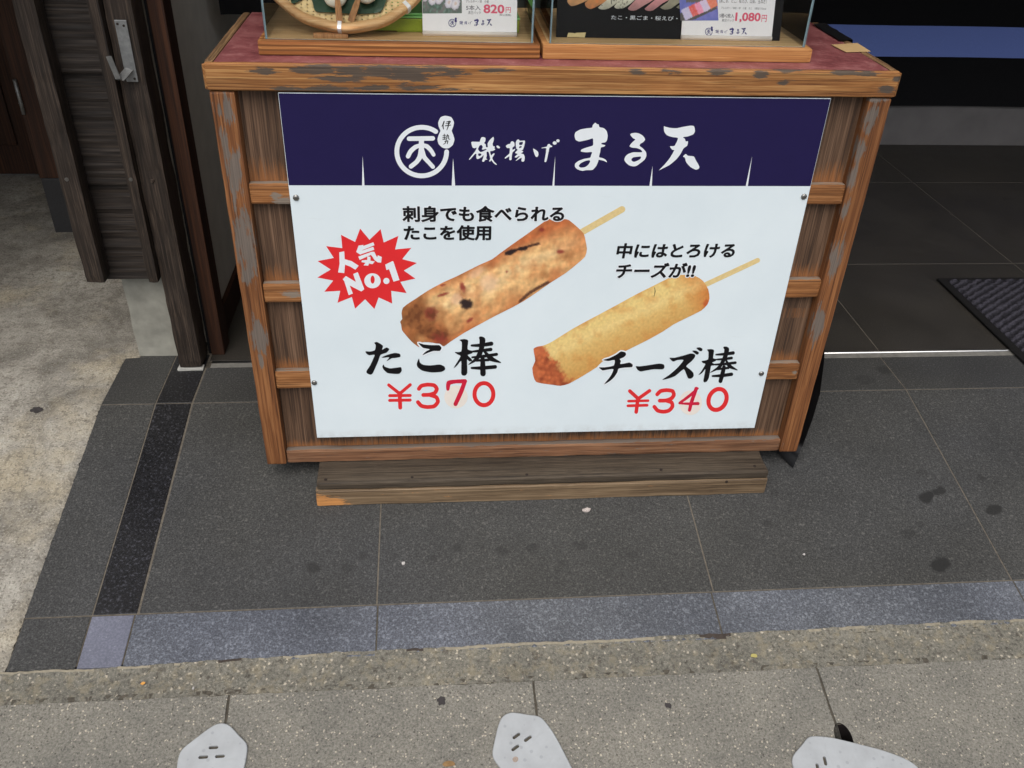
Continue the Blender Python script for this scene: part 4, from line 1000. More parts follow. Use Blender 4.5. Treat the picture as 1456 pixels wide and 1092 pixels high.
# item names in brush lettering
o5, s5 = (500, 460), 6.067
ta = [[(120,238),(160,240),(200,228),(208,185),(195,165),(220,158),(270,190),(262,225),(300,205),(325,220),(300,250),(250,268),(230,320),(195,400),(180,430),(160,440),(130,425),(130,405),(160,360),(185,305),(198,268),(150,272),(125,255)],
      [(258,290),(310,268),(370,252),(415,260),(420,285),(380,295),(345,298),(300,325),(325,290),(280,293)], [(275,352),(285,370),(330,385),(380,380),(425,375),(432,405),(410,432),(360,432),(310,425),(275,395),(265,370)],
      [(575,165),(620,178),(690,185),(755,185),(775,210),(760,235),(710,235),(660,250),(610,272),(640,240),(675,220),(620,210),(595,190)], [(580,300),(590,335),(620,355),(680,360),(760,352),(800,370),(806,395),(775,415),(690,420),(610,405),(570,375),(562,345)],
      [(930,140),(970,132),(1005,145),(1000,220),(1045,235),(1040,255),(1000,270),(1030,300),(1040,320),(1015,325),(995,310),(998,420),(980,447),(955,445),(945,425),(945,320),(910,360),(880,382),(905,340),(940,280),(915,265),(890,245),(945,240),(950,160)]]
ta = [smooth_poly(Z(o5, s5, p), 3) for p in ta]
for pts, r in ([[(1035,188),(1110,186),(1205,172)],[9,15,18]], [[(1045,240),(1120,232),(1200,222)],[8,13,15]], [[(1040,290),(1120,283),(1250,264)],[8,13,13]], [[(1110,122),(1128,140),(1122,200),(1105,265)],[12,26,22,18]], [[(1115,225),(1080,300),(1010,352)],[18,17,3]], [[(1140,232),(1200,300),(1285,335)],[8,22,4]], [[(1075,318),(1180,312)],[10,12]], [[(1035,382),(1120,382),(1238,372)],[9,16,16]], [[(1130,300),(1131,360),(1133,430)],[18,22,24]]):
    ta += [Z(o5, s5, p) for p in stroke(pts, r)]
flat('item_name_lettering', [grow(p, 2.1) for p in ta[3:4]], M['whiteink'], 3)
for i_, j_ in ((0, 3), (3, 5), (5, len(ta))): flat('item_name_lettering', ta[i_:j_], M['ink'], 4)
o6, s6 = (845, 490), 6.933
tb_ = [[(85,150),(150,130),(220,95),(262,65),(305,75),(312,100),(285,125),(250,140),(262,160),(258,190),(345,175),(378,195),(370,220),(300,225),(240,235),(225,275),(190,325),(150,360),(95,390),(140,335),(170,290),(188,240),(130,245),(80,252),(45,222),(100,222),(190,205),(200,150),(140,160)],
       [(408,212),(450,212),(540,200),(640,185),(685,195),(690,225),(670,242),(590,240),(500,255),(455,262),(425,245)], [(740,128),(790,128),(880,105),(950,85),(990,95),(992,120),(960,160),(905,210),(940,240),(975,275),(978,310),(955,332),(925,330),(905,285),(880,240),(800,305),(740,330),(668,345),(740,295),(820,225),(880,150),(820,150),(775,165)],
       [(965,60),(1000,58),(1030,75),(1025,92),(1005,95)], [(1005,32),(1040,25),(1065,40),(1060,60),(1040,62)],
       [(1110,48),(1150,42),(1180,55),(1170,130),(1200,140),(1195,160),(1160,175),(1185,190),(1175,205),(1150,210),(1130,320),(1110,360),(1085,370),(1075,350),(1095,240),(1060,280),(1025,298),(1055,260),(1095,190),(1070,180),(1058,160),(1120,145),(1125,70)]]
tb_ = [smooth_poly(Z(o6, s6, p), 3) for p in tb_]
for pts, r in ([[(1200,97),(1280,92),(1368,80)],[8,14,17]], [[(1205,145),(1280,140),(1352,130)],[8,12,14]], [[(1185,195),(1280,190),(1390,176)],[8,13,13]], [[(1282,28),(1305,45),(1292,110),(1262,175)],[11,24,21,17]], [[(1272,150),(1232,220),(1145,272)],[17,16,3]], [[(1297,150),(1332,210),(1408,248)],[8,20,4]], [[(1215,240),(1320,228)],[10,12]], [[(1165,308),(1260,303),(1352,290)],[9,16,17]], [[(1278,220),(1262,290),(1243,358)],[18,21,19]]):
    tb_ += [Z(o6, s6, p) for p in stroke(pts, r)]
flat('item_name_lettering', [grow(p, 1.9) for p in tb_[0:1]], M['whiteink'], 3)
for i_, j_ in ((0, 1), (1, 2), (2, 5), (5, len(tb_))): flat('item_name_lettering', tb_[i_:j_], M['ink'], 4)
# prices
def price(org, s, strokes, mat, layer, groups=None):
    if groups:
        i = 0
        for n_ in groups: price(org, s, strokes[i:i + n_], mat, layer); i += n_
        return
    P = []
    for pts, r in strokes: P += [Z(org, s, p) for p in stroke(pts, r)]
    return flat('price_lettering', P, mat, layer)
def ring(cx, cy, rx, ry, sl=0): return ell(cx, cy, rx, ry, 36, 0, sl) + [ell(cx, cy, rx, ry, 36, 0, sl)[0]]
price(o5, s5, [([(320,530),(415,605)],14), ([(505,528),(415,605)],14), ([(415,600),(419,725)],17), ([(328,622),(505,620)],13), ([(328,663),(505,660)],13),
     ([(580,563),(602,537),(655,527),(712,533),(735,565),(715,600),(670,614),(618,616)],17), ([(670,614),(730,635),(744,675),(712,713),(655,720),(602,710),(572,678)],17), (ring(1141, 609, 81, 95), 18)], M['red'], 1, (5, 2, 1))
flat('price_sticker', [Z(o5, s5, ell(900, 632, 101, 99))], M['cream'], 1)
price(o5, s5, [([(830,565),(838,512),(900,499),(978,497)],[14,20,16,18]), ([(976,500),(945,585),(896,694)],[17,19,18])], M['crimson'], 2)
price(o6, s6, [([(350,457),(430,530)],18), ([(545,454),(430,535)],17), ([(430,530),(413,664)],18), ([(337,557),(530,552)],13), ([(332,603),(520,597)],14),
     ([(620,490),(655,457),(715,448),(772,458),(784,497),(758,532),(705,550),(645,552)],19), ([(705,550),(762,570),(770,610),(735,650),(680,661),(625,650),(592,612)],19), (ring(1215, 540, 88, 103, -.16), 21)], M['red'], 1, (5, 2, 1))
flat('price_sticker', [Z(o6, s6, ell(948, 572, 112, 122))], M['cream'], 1)
price(o6, s6, [([(1020,430),(930,510),(840,575)],[10,15,12]), ([(838,578),(930,582),(1022,580)],[9,13,16]), ([(1005,432),(960,560),(938,645)],[18,18,16])], M['crimson'], 2)
for px in ((421, 281), (1143, 279.5), (447, 544), (1082.5, 531)):
    p = back(px, 1, SY); mb = MB()
    for i in range(3): pass
    mb.tube([(p.x, SY + 0.0003, p.z), (p.x, SY - 0.0016, p.z), (p.x, SY - 0.0028, p.z), (p.x, SY - 0.0033, p.z)], [0.0056, 0.0054, 0.0036, 0.0012], 14)
    mb.box((p.x - 0.0024, SY - 0.0035, p.z - 0.0004), (p.x + 0.0024, SY - 0.0031, p.z + 0.0004)); mb.done('screw', M['screw'], sgn)

# ------------------------------------------------------------------ display cases on top
def case(xa, xb, mat, label, ya=0.052, yb=0.36, zt=1.19):
    r = root('display_case', label, 'display case', ((xa + xb) / 2, 0.2, TZ), 'glass display cases on the stand')
    mb = MB(); mb.gbox((xa, ya, TZ - 0.0008), (xb, yb, TZ + 0.0225), (0.008, 0.01, 0.005), 0.0015, 0.0006, xa * 9); bs = mb.done('base', mat, r)
    mb = MB(); mb.box((xa + 0.010, ya + 0.014, TZ + 0.0228), (xb - 0.010, yb - 0.012, TZ + 0.0236)); mb.done('base_lining', M['caseF'], bs)
    g = 0.003; za = TZ + 0.0229
    ga, gb, gya, gyb = xa + 0.012, xb - 0.012, ya + 0.010, yb - 0.008
    for nm, a, b in (('glass_pane', (ga, gya, za), (gb, gya + g, zt)), ('glass_pane', (ga, gya + g + .0003, za), (ga + g, gyb - g - .0003, zt)), ('glass_pane', (gb - g, gya + g + .0003, za), (gb, gyb - g - .0003, zt)), ('glass_pane', (ga, gyb - g, za), (gb, gyb, zt))):
        mb = MB(); mb.box(a, b)
        for f in mb.bm.faces:
            f.normal_update()
        # the narrow faces show the green-blue glass edge
            if min((f.edges[0].calc_length(), f.edges[1].calc_length())) < 0.006: f.material_index = 1
        mb.done(nm, [M['glass'], M['glassedge']], r)
    return r
cL = case(-0.500, -0.0335, M['caseL'], 'left glass display case with striped pine base, holding a bamboo tray')
cR = case(-0.0295, 0.440, M['caseR'], 'right glass display case with plain brown base, holding a black poster')
ZC = TZ + 0.0238
def plane_at(Y):
    def f(p):
        q = back(p, 1, Y); return (q.x * 1000, q.z * 1000)
    return f
def logo_small(cx, cy, w, parent, Yb, mat=None):
    """small copy of the shop mark and name: cx,cy photo px of its left end, w px wide"""
    mat = mat or M['cardblue']; pf = plane_at(Yb); k_ = w / 437.0
    P = []
    tr_ = lambda q: (cx + (q[0] - 561) * k_, cy + (q[1] - 215) * k_)
    polys = [[tr_(q) for q in p] for p in em + [gourd]]
    flat('emblem', polys, mat, 1, parent, False, pf, 0, (), None, Yb)
    flat('lettering', [[tr_(q) for q in smooth_poly(p, 1)] for p in [ma, mah, ru, ruh, ten1, ten2, iso] + isoh + [isod, ag1, ag2] + agh + ge], mat, 1, parent, True, pf, 0, (), None, Yb)
# price cards
YC = 0.100
def card(label, rect, mats=None):
    pa, pb = back((rect[0], rect[1]), 1, YC), back((rect[2], rect[1]), 1, YC)
    r = root('price_card', label, 'price card', ((pa.x + pb.x) / 2, YC, ZC))
    r.rotation_euler.x = math.radians(-14); r.scale.z = 1.07
    mb = MB(); mb.box((pa.x, YC, ZC), (pb.x, YC + 0.0025, ZC + 0.125), 0.0004, 1); c_ = mb.done('card', M['white'], r)
    mb = MB(); mb.tube([(pa.x, YC + 0.0005, ZC + 0.004), (pb.x, YC + 0.0005, ZC + 0.004)], 0.0036, 12); mb.done('card_foot', M['cream'], r)
    return r
c1 = card('white price card reading 820 yen beside the green box', (601, 48, 735, 0)); pf = plane_at(YC)
def ctext(p, s, rect, mat, b=0.0): text('lettering', s, rect, mat, 1, b, p, pf, YC)
o7, s7 = (595, 0), 9.707
zz = lambda a, b, c, d: (o7[0] + a / s7, o7[1] + b / s7, o7[0] + c / s7, o7[1] + d / s7)
ctext(c1, 'アレルギー／卵　小麦', zz(660, 40, 978, 78), M['cardblack'])
ctext(c1, '5本入', zz(660, 108, 862, 172), M['cardblack'], 0.008)
ctext(c1, '真空パック', zz(690, 182, 864, 222), M['cardblack'])
ctext(c1, '820', zz(902, 98, 1192, 212), M['cardred'], 0.03)
ctext(c1, '円', zz(1210, 132, 1280, 206), M['cardred'], 0.012)
ctext(c1, '(税込価格)', zz(1118, 218, 1284, 250), M['cardblack'])
logo_small(o7[0] + 415 / s7, 34.3, 606 / s7, c1, YC)
def colC(x, y):
    c = lerp3((74, 98, 84), (120, 116, 112), .5 + fbm(x * .12, y * .12, 3)); c = lerp3(c, (120, 160, 140), fbm(x * .3 + 4, y * .2, 2))
    for (cx, cy) in ((604, -1), (616, 3), (625, 2), (639, 7), (648, 9)):
        d = math.hypot((x - cx) * .8 + (y - cy) * .25, (y - cy) * .62 - (x - cx) * .1) / 5.0
        if d < 1: c = lerp3((236, 232, 236), (196, 190, 204), d ** 3)
        if d < .3: c = lerp3(c, (214, 176, 150), .5)
    return c
pic('printed_picture', [(600.3, -40), (656.5, -40), (657, 21.5), (600.8, 21.8)], 1, colC, 1.2, pf, c1, YC, 0)
c2 = card('white price card reading 1,080 yen in front of the black poster', (968, 57, 1097, 0))
o8, s8 = (960, 0), 9.707
zz = lambda a, b, c, d: (o8[0] + a / s8, o8[1] + b / s8, o8[0] + c / s8, o8[1] + d / s8)
ctext(c2, '（黒ごま、たこ、桜えび、山菜、玉ねぎ）', zz(640, 25, 1300, 88), M['cardblack'])
ctext(c2, 'アレルギー／海老・卵　小麦　カニ　1袋当り72kcal', zz(660, 135, 1284, 166), M['cardblack'])
ctext(c2, '5種×2枚入', zz(630, 218, 832, 272), M['cardblack'], 0.008)
ctext(c2, '真空パック', zz(660, 286, 828, 322), M['cardblack'])
ctext(c2, '1,080', zz(848, 206, 1200, 332), M['cardred'], 0.03)
ctext(c2, '円', zz(1212, 236, 1284, 326), M['cardred'], 0.012)
logo_small(o8[0] + 418 / s8, 46.2, 580 / s8, c2, YC)
def colD(x, y):
    u, v = (x - 960) * s8, y * s8
    c = lerp3((104, 112, 190), (128, 128, 204), .5 + fbm(x * .1, y * .1, 2))
    t = (v - 200) + (u - 300) * .42
    if -75 < t < 85 and u < 600: c = (92, 86, 84)
    if v < 75 and 180 < u < 420: c = (110, 100, 90)
    for (cx, cy, col_) in ((185, 215, (206, 198, 232)), (290, 170, (236, 92, 84)), (375, 140, (250, 150, 184)), (450, 110, (224, 206, 236)), (540, 70, (246, 128, 92))):
        du, dv = u - cx, v - cy; a_ = du * .91 - dv * .42; b_ = du * .42 + dv * .91
        if abs(a_) < 62 and abs(b_) < 72: c = lerp3(col_, (255, 240, 240), .25 * fbm(x * .4, y * .4, 2) + .1)
    return c
pic('printed_picture', Z(o8, s8, [(86, -300), (620, -300), (612, 306), (86, 308)]), 1, colD, 1.1, pf, c2, YC, 0)

# black poster
YP = 0.1035
ps_ = root('poster', 'black poster of assorted fish cakes standing behind glass in the right case', 'poster', (0.15, YP, ZC))
ps_.rotation_euler.x = math.radians(-14); ps_.scale.z = 1.07
mb = MB(); pa, pb = back((791, 50), 1, YP), back((1110, 50), 1, YP); mb.box((pa.x, YP, ZC), (pb.x, YP + 0.003, ZC + 0.22), 0.0003, 1); mb.done('sheet', M['poster'], ps_)
pp = plane_at(YP)
text('lettering', 'たこ・黒ごま・桜えび・山菜', (870, 25.3, 986, 31), M['whiteink'], 1, 0.0, ps_, pp, YP)
o9, s9 = (770, 0), 6.618
cakes = [([(255,20),(262,60),(290,82),(340,72),(420,42),(520,0),(560,-60),(400,-70)], (206, 150, 92)), ([(418,55),(430,90),(470,108),(540,80),(640,30),(700,-20),(700,-80),(560,-70),(480,10)], (214, 140, 74)),
         ([(540,95),(575,112),(630,108),(690,75),(760,20),(790,-60),(700,-40),(620,35)], (214, 210, 184)), ([(692,85),(720,105),(780,100),(850,60),(930,0),(960,-60),(850,-60),(760,20)], (216, 214, 188)),
         ([(822,100),(850,122),(900,118),(980,75),(1080,20),(1100,-60),(980,-60),(920,10)], (212, 150, 146)), ([(980,105),(1010,124),(1060,120),(1150,60),(1230,20),(1270,-50),(1150,-60),(1080,30)], (214, 146, 144)),
         ([(1128,95),(1170,114),(1230,105),(1300,60),(1420,10),(1420,-60),(1280,-40),(1200,50)], (166, 160, 132)), ([(1280,95),(1340,112),(1460,100),(1500,0),(1450,-40),(1330,60)], (150, 146, 120))]
for i, (pl_, cc) in enumerate(cakes):
    def colE(x, y, cc=cc, i=i):
        yy = (y + 4) / 22.0; c = lerp3(cc, tuple(q * .72 for q in cc), yy ** 2 if yy > 0 else 0); n_ = fbm(x * .15, y * .15 + i * 7, 4)
        c = tuple(q * (1 + .10 * n_) for q in c)
        if i in (2, 3) and fbm(x * .5 + i, y * .5, 2) > .42: c = (60, 58, 54)
        if i == 1: c = lerp3(c, (226, 120, 50), max(0, n_))
        return c
    pic('printed_fish_cake', Z(o9, s9, pl_), 1 + i, colE, 1.4, pp, ps_, YP)
flat('tape_piece', [Z(o9, s9, [(238,350),(252,312),(300,314),(308,318),(330,312),(418,310),(404,354),(330,350)])], M['tapepale'], 10, ps_, False, pp, 0, (), None, YP)

# green box, block, bamboo tray, leaf, skewers in the left case
gb = root('gift_box', 'bright green flat gift box lying behind the bamboo tray', 'box', (-0.19, 0.2, ZC))
mb = MB(); mb.box((-0.3165, 0.122, ZC + 0.002), (-0.064, 0.30, ZC + 0.0225), 0.0012)
mb.box((-0.275, 0.124, ZC + 0.0001), (-0.225, 0.296, ZC + 0.0021)); mb.box((-0.15, 0.124, ZC + 0.0001), (-0.10, 0.296, ZC + 0.0021)); mb.done('tray_half', M['green'], gb)
mb = MB(); mb.box((-0.3175, 0.1205, ZC + 0.0235), (-0.063, 0.301, ZC + 0.026), 0.001); mb.box((-0.31, 0.127, ZC + 0.0262), (-0.071, 0.294, ZC + 0.030), 0.0015); mb.done('lid', M['greenlid'], gb)
bl = MB(); pa = back((446, 52), 2, ZC); pb = back((496, 53), 2, ZC)
bl.gbox((pa.x, 0.068, ZC), (pb.x, 0.082, ZC + 0.0075), 0.004, 0.001, 0.0008, 3)
tag(bl.done('wooden_block', M['stick']), 'small pale wooden prop block under the front rim of the bamboo tray', 'wooden block')

TIL = math.radians(50); R0 = 0.1475
foot = back((487, 46), 1, 0.074)
cen = Vector((back((494, 30), 1, 0.1).x, 0.078 + R0 * math.cos(TIL), ZC + 0.0125 + R0 * math.sin(TIL)))
eu = Vector((1, 0, 0)); ev = Vector((0, math.cos(TIL), math.sin(TIL))); en = eu.cross(ev)      # en faces the street and up
tr = root('bamboo_tray', 'round woven bamboo tray with white bindings propped up inside the left case', 'tray', tuple(cen - ev * R0))
def TP(u, v, w): return cen + eu * u + ev * v + en * w
mb = MB()
for i in range(-14, 15):                                            # warp: wide flat strips
    x = i * 0.0100
    hl = math.sqrt(max(0, (R0 - 0.004) ** 2 - x * x))
    n_ = max(4, int(hl * 2 / 0.006))
    def wf(u, v, x=x, hl=hl, i=i):
        t = -hl + 2 * hl * v; return TP(x + (u - .5) * 0.0072, t, -0.004 + 0.0011 * math.sin(t * math.pi / 0.0062 + i * math.pi))
    mb.grid(1, n_ * 2, wf)
for j in range(-23, 24):                                            # weft
    y = j * 0.0062
    hl = math.sqrt(max(0, (R0 - 0.004) ** 2 - y * y)); n_ = max(4, int(hl * 2 / 0.005))
    def ff(u, v, y=y, hl=hl, j=j):
        t = -hl + 2 * hl * v; return TP(t, y + (u - .5) * 0.0047 + 0.0006 * noise.noise(Vector((t * 40, j * 2.2, 0))), -0.004 - 0.0014 * math.sin(t * math.pi / 0.0100 + j * math.pi + math.pi / 2))
    mb.grid(1, n_ * 2, ff)
mb.done('woven_base', M['strip'], tr, fixn=False)
rm = MB()
prof = [(R0 - 0.002, -0.006), (R0 + 0.003, -0.008), (R0 + 0.007, 0.0), (R0 + 0.0085, 0.012), (R0 + 0.0075, 0.0165), (R0 + 0.003, 0.0175), (R0 - 0.004, 0.0165), (R0 - 0.005, 0.012), (R0 - 0.003, 0.004)]
NR = 96
Vr = [[rm.bm.verts.new(TP((r_ + .0008 * math.sin(k_ * .9)) * math.cos(2 * math.pi * k_ / NR), (r_ + .0008 * math.sin(k_ * .9)) * math.sin(2 * math.pi * k_ / NR), w_)) for (r_, w_) in prof] for k_ in range(NR)]
for k_ in range(NR):
    for i in range(len(prof)):
        f = rm.bm.faces.new((Vr[k_][i], Vr[(k_+1) % NR][i], Vr[(k_+1) % NR][(i+1) % len(prof)], Vr[k_][(i+1) % len(prof)])); f.smooth = True
rim = rm.done('rim', M['bamboo'], tr)
for ang in (-94, -48, -146, 10, 90, 170):
    a_ = math.radians(ang); mb = MB()
    rad = Vector((math.cos(a_), math.sin(a_))); tan = Vector((-math.sin(a_), math.cos(a_)))
    ring_ = [(r_ + (0.001 if r_ > R0 else -0.001), w_ + (0.001 if w_ > 0.005 else -0.001)) for (r_, w_) in prof]
    A = []
    for s in (-0.0032, 0.0032):
        A.append([mb.bm.verts.new(TP(rad.x * r_ + tan.x * s, rad.y * r_ + tan.y * s, w_)) for (r_, w_) in ring_])
    for i in range(len(prof)): mb.bm.faces.new((A[0][i], A[1][i], A[1][(i+1) % len(prof)], A[0][(i+1) % len(prof)]))
    mb.bm.faces.new(A[0]); mb.bm.faces.new(A[1][::-1]); mb.done('binding', M['white'], rim)
def tray_uv(px, w=0.004):                                            # where a line of sight meets the tray
    d = RC.transposed() @ Vector(((px[0] - 728) / F_PX, (px[1] - 546) / F_PX, 1)); o_ = cen + en * w
    t = (o_ - CAM).dot(en) / d.dot(en); q = CAM + d * t - cen
    return (q.dot(eu), q.dot(ev))
def leafobj(px, label, w):
    P = smooth_poly([tray_uv(p, w) for p in px], 3); mb = MB()
    mb.prism(P, lambda u, v, h: TP(u, v, w + h + 0.0012 * math.sin(u * 60 + v * 35)), 0.0006)
    return tag(mb.done('bamboo_leaf', M['leaf']), label, 'leaf')
leafobj([(444, -20), (445, 5), (449, 16), (470, 18), (497, 20), (525, 19), (542, 16), (548, 4), (553, -20)], 'large dark green leaf under the fish balls on the bamboo tray', 0.0015)
leafobj([(405, -20), (412, -6), (415, 5), (426, 1), (440, -12)], 'small dark green leaf tip at the left of the bamboo tray', 0.0015)
def skewer(cpx, rx, ry, s0, s1, label):
    c_ = tray_uv(cpx, 0.012); r = root('skewered_fish_ball', label, 'skewer', tuple(TP(c_[0], c_[1], 0.006)))
    mb = MB()
    a0 = tray_uv((cpx[0] + rx, cpx[1]), 0.012)[0] - c_[0]; b0 = c_[1] - tray_uv((cpx[0], cpx[1] + ry), 0.012)[1]
    def bf(u, v):
        th, ph = 2 * math.pi * u, math.pi * (v - .5); k_ = 1 + .05 * noise.noise(Vector((math.cos(th) * 2, math.sin(th) * 2, v * 4)))
        return TP(c_[0] + a0 * k_ * math.cos(ph) * math.cos(th), c_[1] + b0 * k_ * math.cos(ph) * math.sin(th), 0.0145 + 0.0115 * math.sin(ph))
    mb.grid(32, 16, bf); bmesh.ops.remove_doubles(mb.bm, verts=mb.bm.verts[:], dist=1e-5); mb.done('fish_ball', M['fish'], r, True)
    mb = MB(); p0 = tray_uv(s0, 0.012); p1 = tray_uv(s1, 0.006)
    A = TP(p0[0], p0[1], 0.0285); B_ = TP(p1[0], p1[1], 0.0075); d_ = (B_ - A).normalized(); sd_ = d_.cross(en).normalized(); nn_ = sd_.cross(d_)
    q = []
    for (P_, wd) in ((A, 0.0032), (A.lerp(B_, .35), 0.0050), (B_, 0.0052)):
        q.append([mb.bm.verts.new(P_ + sd_ * sx_ * wd + nn_ * sz_ * 0.0012) for (sx_, sz_) in ((-1, -1), (1, -1), (1, 1), (-1, 1))])
    for a_, b_ in zip(q, q[1:]):
        for i in range(4): mb.bm.faces.new((a_[i], a_[(i+1) % 4], b_[(i+1) % 4], b_[i]))
    mb.bm.faces.new(q[0]); mb.bm.faces.new(q[-1][::-1]); mb.done('stick', M['stick'], r)
    return r
skewer((477, -8), 18, 20, (481, 2), (483, 33.5), 'white fish ball on a flat wooden stick, left one on the tray')
skewer((521, -12), 17, 18, (512, 3), (498.5, 31.5), 'white fish ball on a slanted flat stick, right one on the tray')

# black plastic sheet hanging down the stand's right side
mb = MB()
tip = onfloor((1127, 667)) + Vector((0, 0, 0.003))
FE = [Vector((0.5835, 0.215, TZ + 0.003)), Vector((0.5845, 0.16, 0.55)), back((1172, 512), 1, 0.11), back((1166, 560), 1, 0.075), back((1155, 597), 1, 0.045), back((1142, 632), 1, 0.02), tip]
def shf(u, v):
    t = v * (len(FE) - 1); i = min(int(t), len(FE) - 2); p = FE[i].lerp(FE[i + 1], t - i)
    q = Vector((0.5845, 0.36, max(p.z, 0.003)))
    r_ = p.lerp(q, u); r_.x += 0.004 * noise.noise(Vector((u * 6, v * 5, 0))) * min(1, u * 5) - 0.012 * math.sin(math.pi * min(1, u * 1.2)) * max(0, v - .4)
    r_.z = max(r_.z, H(r_.y) + 0.002)
    return r_
mb.grid(20, 48, shf)
mb.grid(1, 6, lambda u, v: tip.lerp(back((1142, 632), 1, 0.02), v).lerp(back((1104, 641), 1, 0.04).lerp(Vector((0.55, 0.05, 0.02)), v), u))
mb.grid(20, 4, lambda u, v: (0.5835 - 0.026 * v, 0.215 + u * (0.36 - 0.215), TZ + 0.003 + 0.0008 * math.sin(u * 9) * v - 0.0015 * v))
bmesh.ops.remove_doubles(mb.bm, verts=mb.bm.verts[:], dist=1e-5)
tag(mb.done('plastic_sheet', M['sheet'], None, True), 'black plastic sheet tucked over the right edge of the stand', 'plastic sheet')
mb = MB(); pts = [back(p, 2, TZ + 0.0006) for p in ((1182, 63.5), (1219, 61), (1238, 73), (1203, 74))]
mb.face([(p.x, p.y, TZ + 0.0002) for p in pts]); r = bmesh.ops.extrude_face_region(mb.bm, geom=mb.bm.faces[:]); bmesh.ops.translate(mb.bm, vec=(0, 0, 0.0005), verts=[g for g in r['geom'] if isinstance(g, bmesh.types.BMVert)])
tag(mb.done('tape_piece', M['tape']), 'strip of tan packing tape stuck on the maroon top near its right edge', 'tape')

# ------------------------------------------------------------------ hole covers in the slabs
OUT = [onfloor(p) for p in [(230 + a / 9.707, 1000 + b / 9.707) for a, b in [(860,278),(930,300),(1000,365),(1080,460),(1165,540),(1188,600),(1185,680),(1150,893)]]]
OUTL = [onfloor(p) for p in [(230 + a / 9.707, 1000 + b / 9.707) for a, b in [(215,893),(225,800),(255,690),(320,610),(450,510),(600,390),(720,310),(790,283)]]]
c0 = onfloor((303, 1072)); 
shape = [(p.x - c0.x, p.y - c0.y) for p in OUT] + [(0.046, -0.075), (0.036, -0.12), (0.02, -0.16), (0.0, -0.172), (-0.024, -0.158), (-0.045, -0.12), (-0.053, -0.075)] + [(p.x - c0.x, p.y - c0.y) for p in OUTL]
for _ in range(2):
    shape = [((a[0] * .75 + b[0] * .25, a[1] * .75 + b[1] * .25), (a[0] * .25 + b[0] * .75, a[1] * .25 + b[1] * .75)) for a, b in zip(shape, shape[1:] + shape[:1])]; shape = [q for p in shape for q in p]
slots = []
for px in ((304.3, 1064.3), (289.7, 1078.2), (313.4, 1077)):
    p = onfloor(px); cx, cy = p.x - c0.x, p.y - c0.y
    slots.append([(cx + 0.0052 + .0028 * math.cos(t), cy + .0028 * math.sin(t)) for t in [math.pi * (i / 6 - .5) for i in range(7)]] + [(cx - 0.0052 + .0028 * math.cos(t), cy + .0028 * math.sin(t)) for t in [math.pi * (i / 6 + .5) for i in range(7)]])
SLR = Matrix.Rotation(math.atan(RAMP), 4, 'X')
covers = []
def cover0():
    r = root('hole_cover', 'pale grey metal hole cover plate lying straight, left of three in the street slabs', 'cover plate', (c0.x, c0.y, H(c0.y)), 'metal covers along the street slabs')
    off = LOC[r.name]; mb = MB()
    zt_, bv = 0.0046, 0.0018
    loops = [[off + Vector((p[0], p[1], z)) for p in (shape if g == 0 else grow(shape, -g))] for g, z in ((0, 0.0004), (0, zt_ - bv), (bv * .3, zt_ - bv * .3), (bv, zt_))]
    LV = [[mb.bm.verts.new(p) for p in lp] for lp in loops]
    for A_, B_ in zip(LV, LV[1:]):
        for i in range(len(A_)):
            f = mb.bm.faces.new((A_[i], A_[(i + 1) % len(A_)], B_[(i + 1) % len(A_)], B_[i])); f.smooth = True
    vs_, fs_ = fill([grow(shape, -bv)] + slots, True)
    tv = [mb.bm.verts.new(off + Vector((v[0], v[1], zt_))) for v in vs_]
    for f in fs_: mb.bm.faces.new([tv[i] for i in f])
    for q in slots:
        for i in range(len(q)):
            p_, n_ = q[i], q[(i + 1) % len(q)]
            mb.face([off + Vector((p_[0], p_[1], zt_)), off + Vector((n_[0], n_[1], zt_)), off + Vector((n_[0], n_[1], 0.0004)), off + Vector((p_[0], p_[1], 0.0004))])
    bmesh.ops.remove_doubles(mb.bm, verts=mb.bm.verts[:], dist=1e-5)
    mb.done('plate', M['plate'], r)
    mb = MB(); mb.tube([off + Vector((-0.0096, -0.063, 0.004)), off + Vector((-0.0096, -0.063, 0.0060)), off + Vector((-0.0096, -0.063, 0.0066))], [0.0062, 0.0062, 0.004], 18); mb.done('pivot_bolt', M['screw'], r)
    mb = MB()
    for q in slots: mb.face([off + Vector((p_[0], p_[1], 0.0003)) for p_ in q[::-1]])
    mb.done('slot_shadow_gap', M['dirt'], r)
    return r
cv = cover0()
def orient(o, ang):
    o.matrix_world = Matrix.Translation(o.location) @ SLR @ Matrix.Rotation(ang, 4, 'Z')
def dup(r, px_new, slot_px, ang, label):
    q = r.copy(); COL.objects.link(q); q['label'] = label
    for ch in r.children:
        d_ = ch.copy(); COL.objects.link(d_); d_.parent = q
    return q
for px, ang, label in (((738.6, 1053.8), math.radians(33), 'pale grey metal hole cover plate turned aslant beside a slab joint, middle of three'), ((1169, 1094), math.radians(84), 'pale grey metal hole cover plate turned sideways beside an open dark hole')):
    p = onfloor(px); q = dup(cv, None, None, ang, label); n_cov = len(covers); covers.append(q)
    if n_cov == 0:
        mb = MB(); mb.prism(ell(-0.026, -0.022, 0.0052, 0.0046, 16), lambda u, v, h: Vector((u + .0007 * noise.noise(Vector((u * 900, v * 900, 0))), v, 0.0046 + h)), 0.00015); mb.prism(ell(-0.0262, -0.0215, 0.0024, 0.002, 12), lambda u, v, h: Vector((u, v, 0.0049 + h)), 0.0001)
        ro = mb.done('rust_mark', plain('rust', rgb(150, 136, 124), 0.8, 0.2, 400)); ro.parent = q
    q.location = (p.x, p.y, H(p.y)); orient(q, ang)
orient(cv, 0)

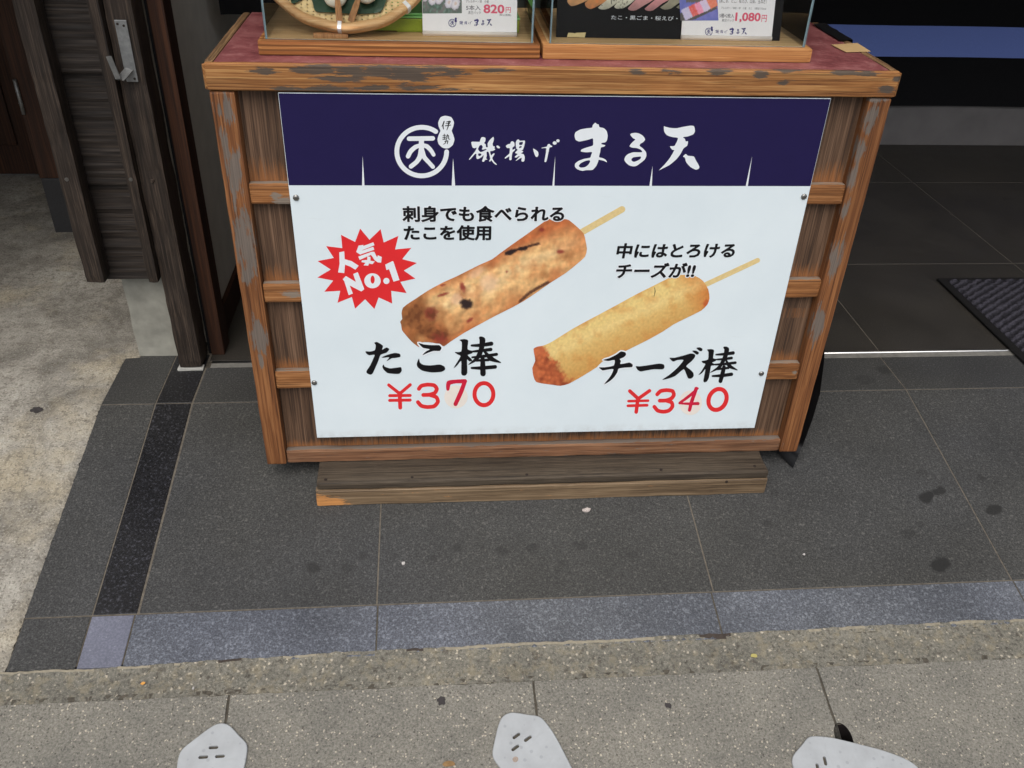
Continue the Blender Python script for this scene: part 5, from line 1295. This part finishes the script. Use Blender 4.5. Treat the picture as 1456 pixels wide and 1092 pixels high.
# ------------------------------------------------------------------ litter
def scrap(name, px, sz, mat, label, cat, seed, flatness=0.25, dz=0.0):
    p = onfloor(px); mb = MB(); R_ = random.Random(seed)
    n_ = 9 if name != 'gum_spot' else 22; pts = []
    for i in range(n_):
        t = 2 * math.pi * i / n_; r_ = R_.uniform(.65, 1.1) if n_ == 9 else .9 + .55 * noise.noise(Vector((math.cos(t) * 1.6, math.sin(t) * 1.6, seed * 3.3))) + R_.uniform(-.08, .08); pts.append((p.x + sz[0] * r_ * math.cos(t), p.y + sz[1] * r_ * math.sin(t)))
    mb.prism(pts, lambda u, v, h: Vector((u, v, H(v) + dz + 0.0006 + h * (1 + .8 * noise.noise(Vector((u * 200, v * 200, seed)))))), min(sz) * flatness)
    return tag(mb.done(name, mat), label, cat)
scrap('paper_scrap', (834, 726), (0.0115, 0.0052), plain('scrap_paper', rgb(176, 166, 160), .8, .35, 420), 'crumpled pale paper scrap on dark paving just in front of the platform', 'litter', 1, .4)
scrap('crumb', (573.5, 801.5), (0.0034, 0.0045), M['paper'], 'small white crumb on dark paving, below the platform at left', 'litter', 2, .6)
scrap('crumb', (1143, 789), (0.003, 0.0022), M['paper'], 'tiny pale crumb on dark paving at lower right', 'litter', 3, .6)
scrap('leaf_fragment', (638, 1086), (0.0135, 0.005), M['deadleaf'], 'brown dead leaf fragment on the grey street slab left of the middle cover', 'leaf', 4, .25, .0)
scrap('leaf_fragment', (1072, 933), (0.0065, 0.004), plain('yellow_leaf', rgb(170, 160, 96), .8, .1), 'pale yellow leaf fragment on the rough concrete strip', 'leaf', 5, .25)
scrap('leaf_fragment', (203, 972), (0.0045, 0.003), plain('orange_leaf', rgb(206, 150, 76), .8, .1), 'orange leaf speck on the rough concrete below the kerb at left', 'leaf', 6, .25)
scrap('pebble', (275, 979.5), (0.0022, 0.0036), M['paper'], 'tiny white pebble on the rough concrete strip near the left cover', 'pebble', 7, .6)
scrap('gum_spot', (628, 997), (0.0085, 0.0085), M['gum'], 'flattened dark gum spot on the slab between left and middle covers', 'gum', 8, .05)
scrap('gum_spot', (950, 1003), (0.006, 0.007), M['gum'], 'flattened dark gum spot on the slab between middle and right covers', 'gum', 9, .05)
scrap('gum_spot', (52, 585), (0.014, 0.010), M['gum'], 'large dark gum spot on the pale concrete at far left', 'gum', 10, .03, .004)
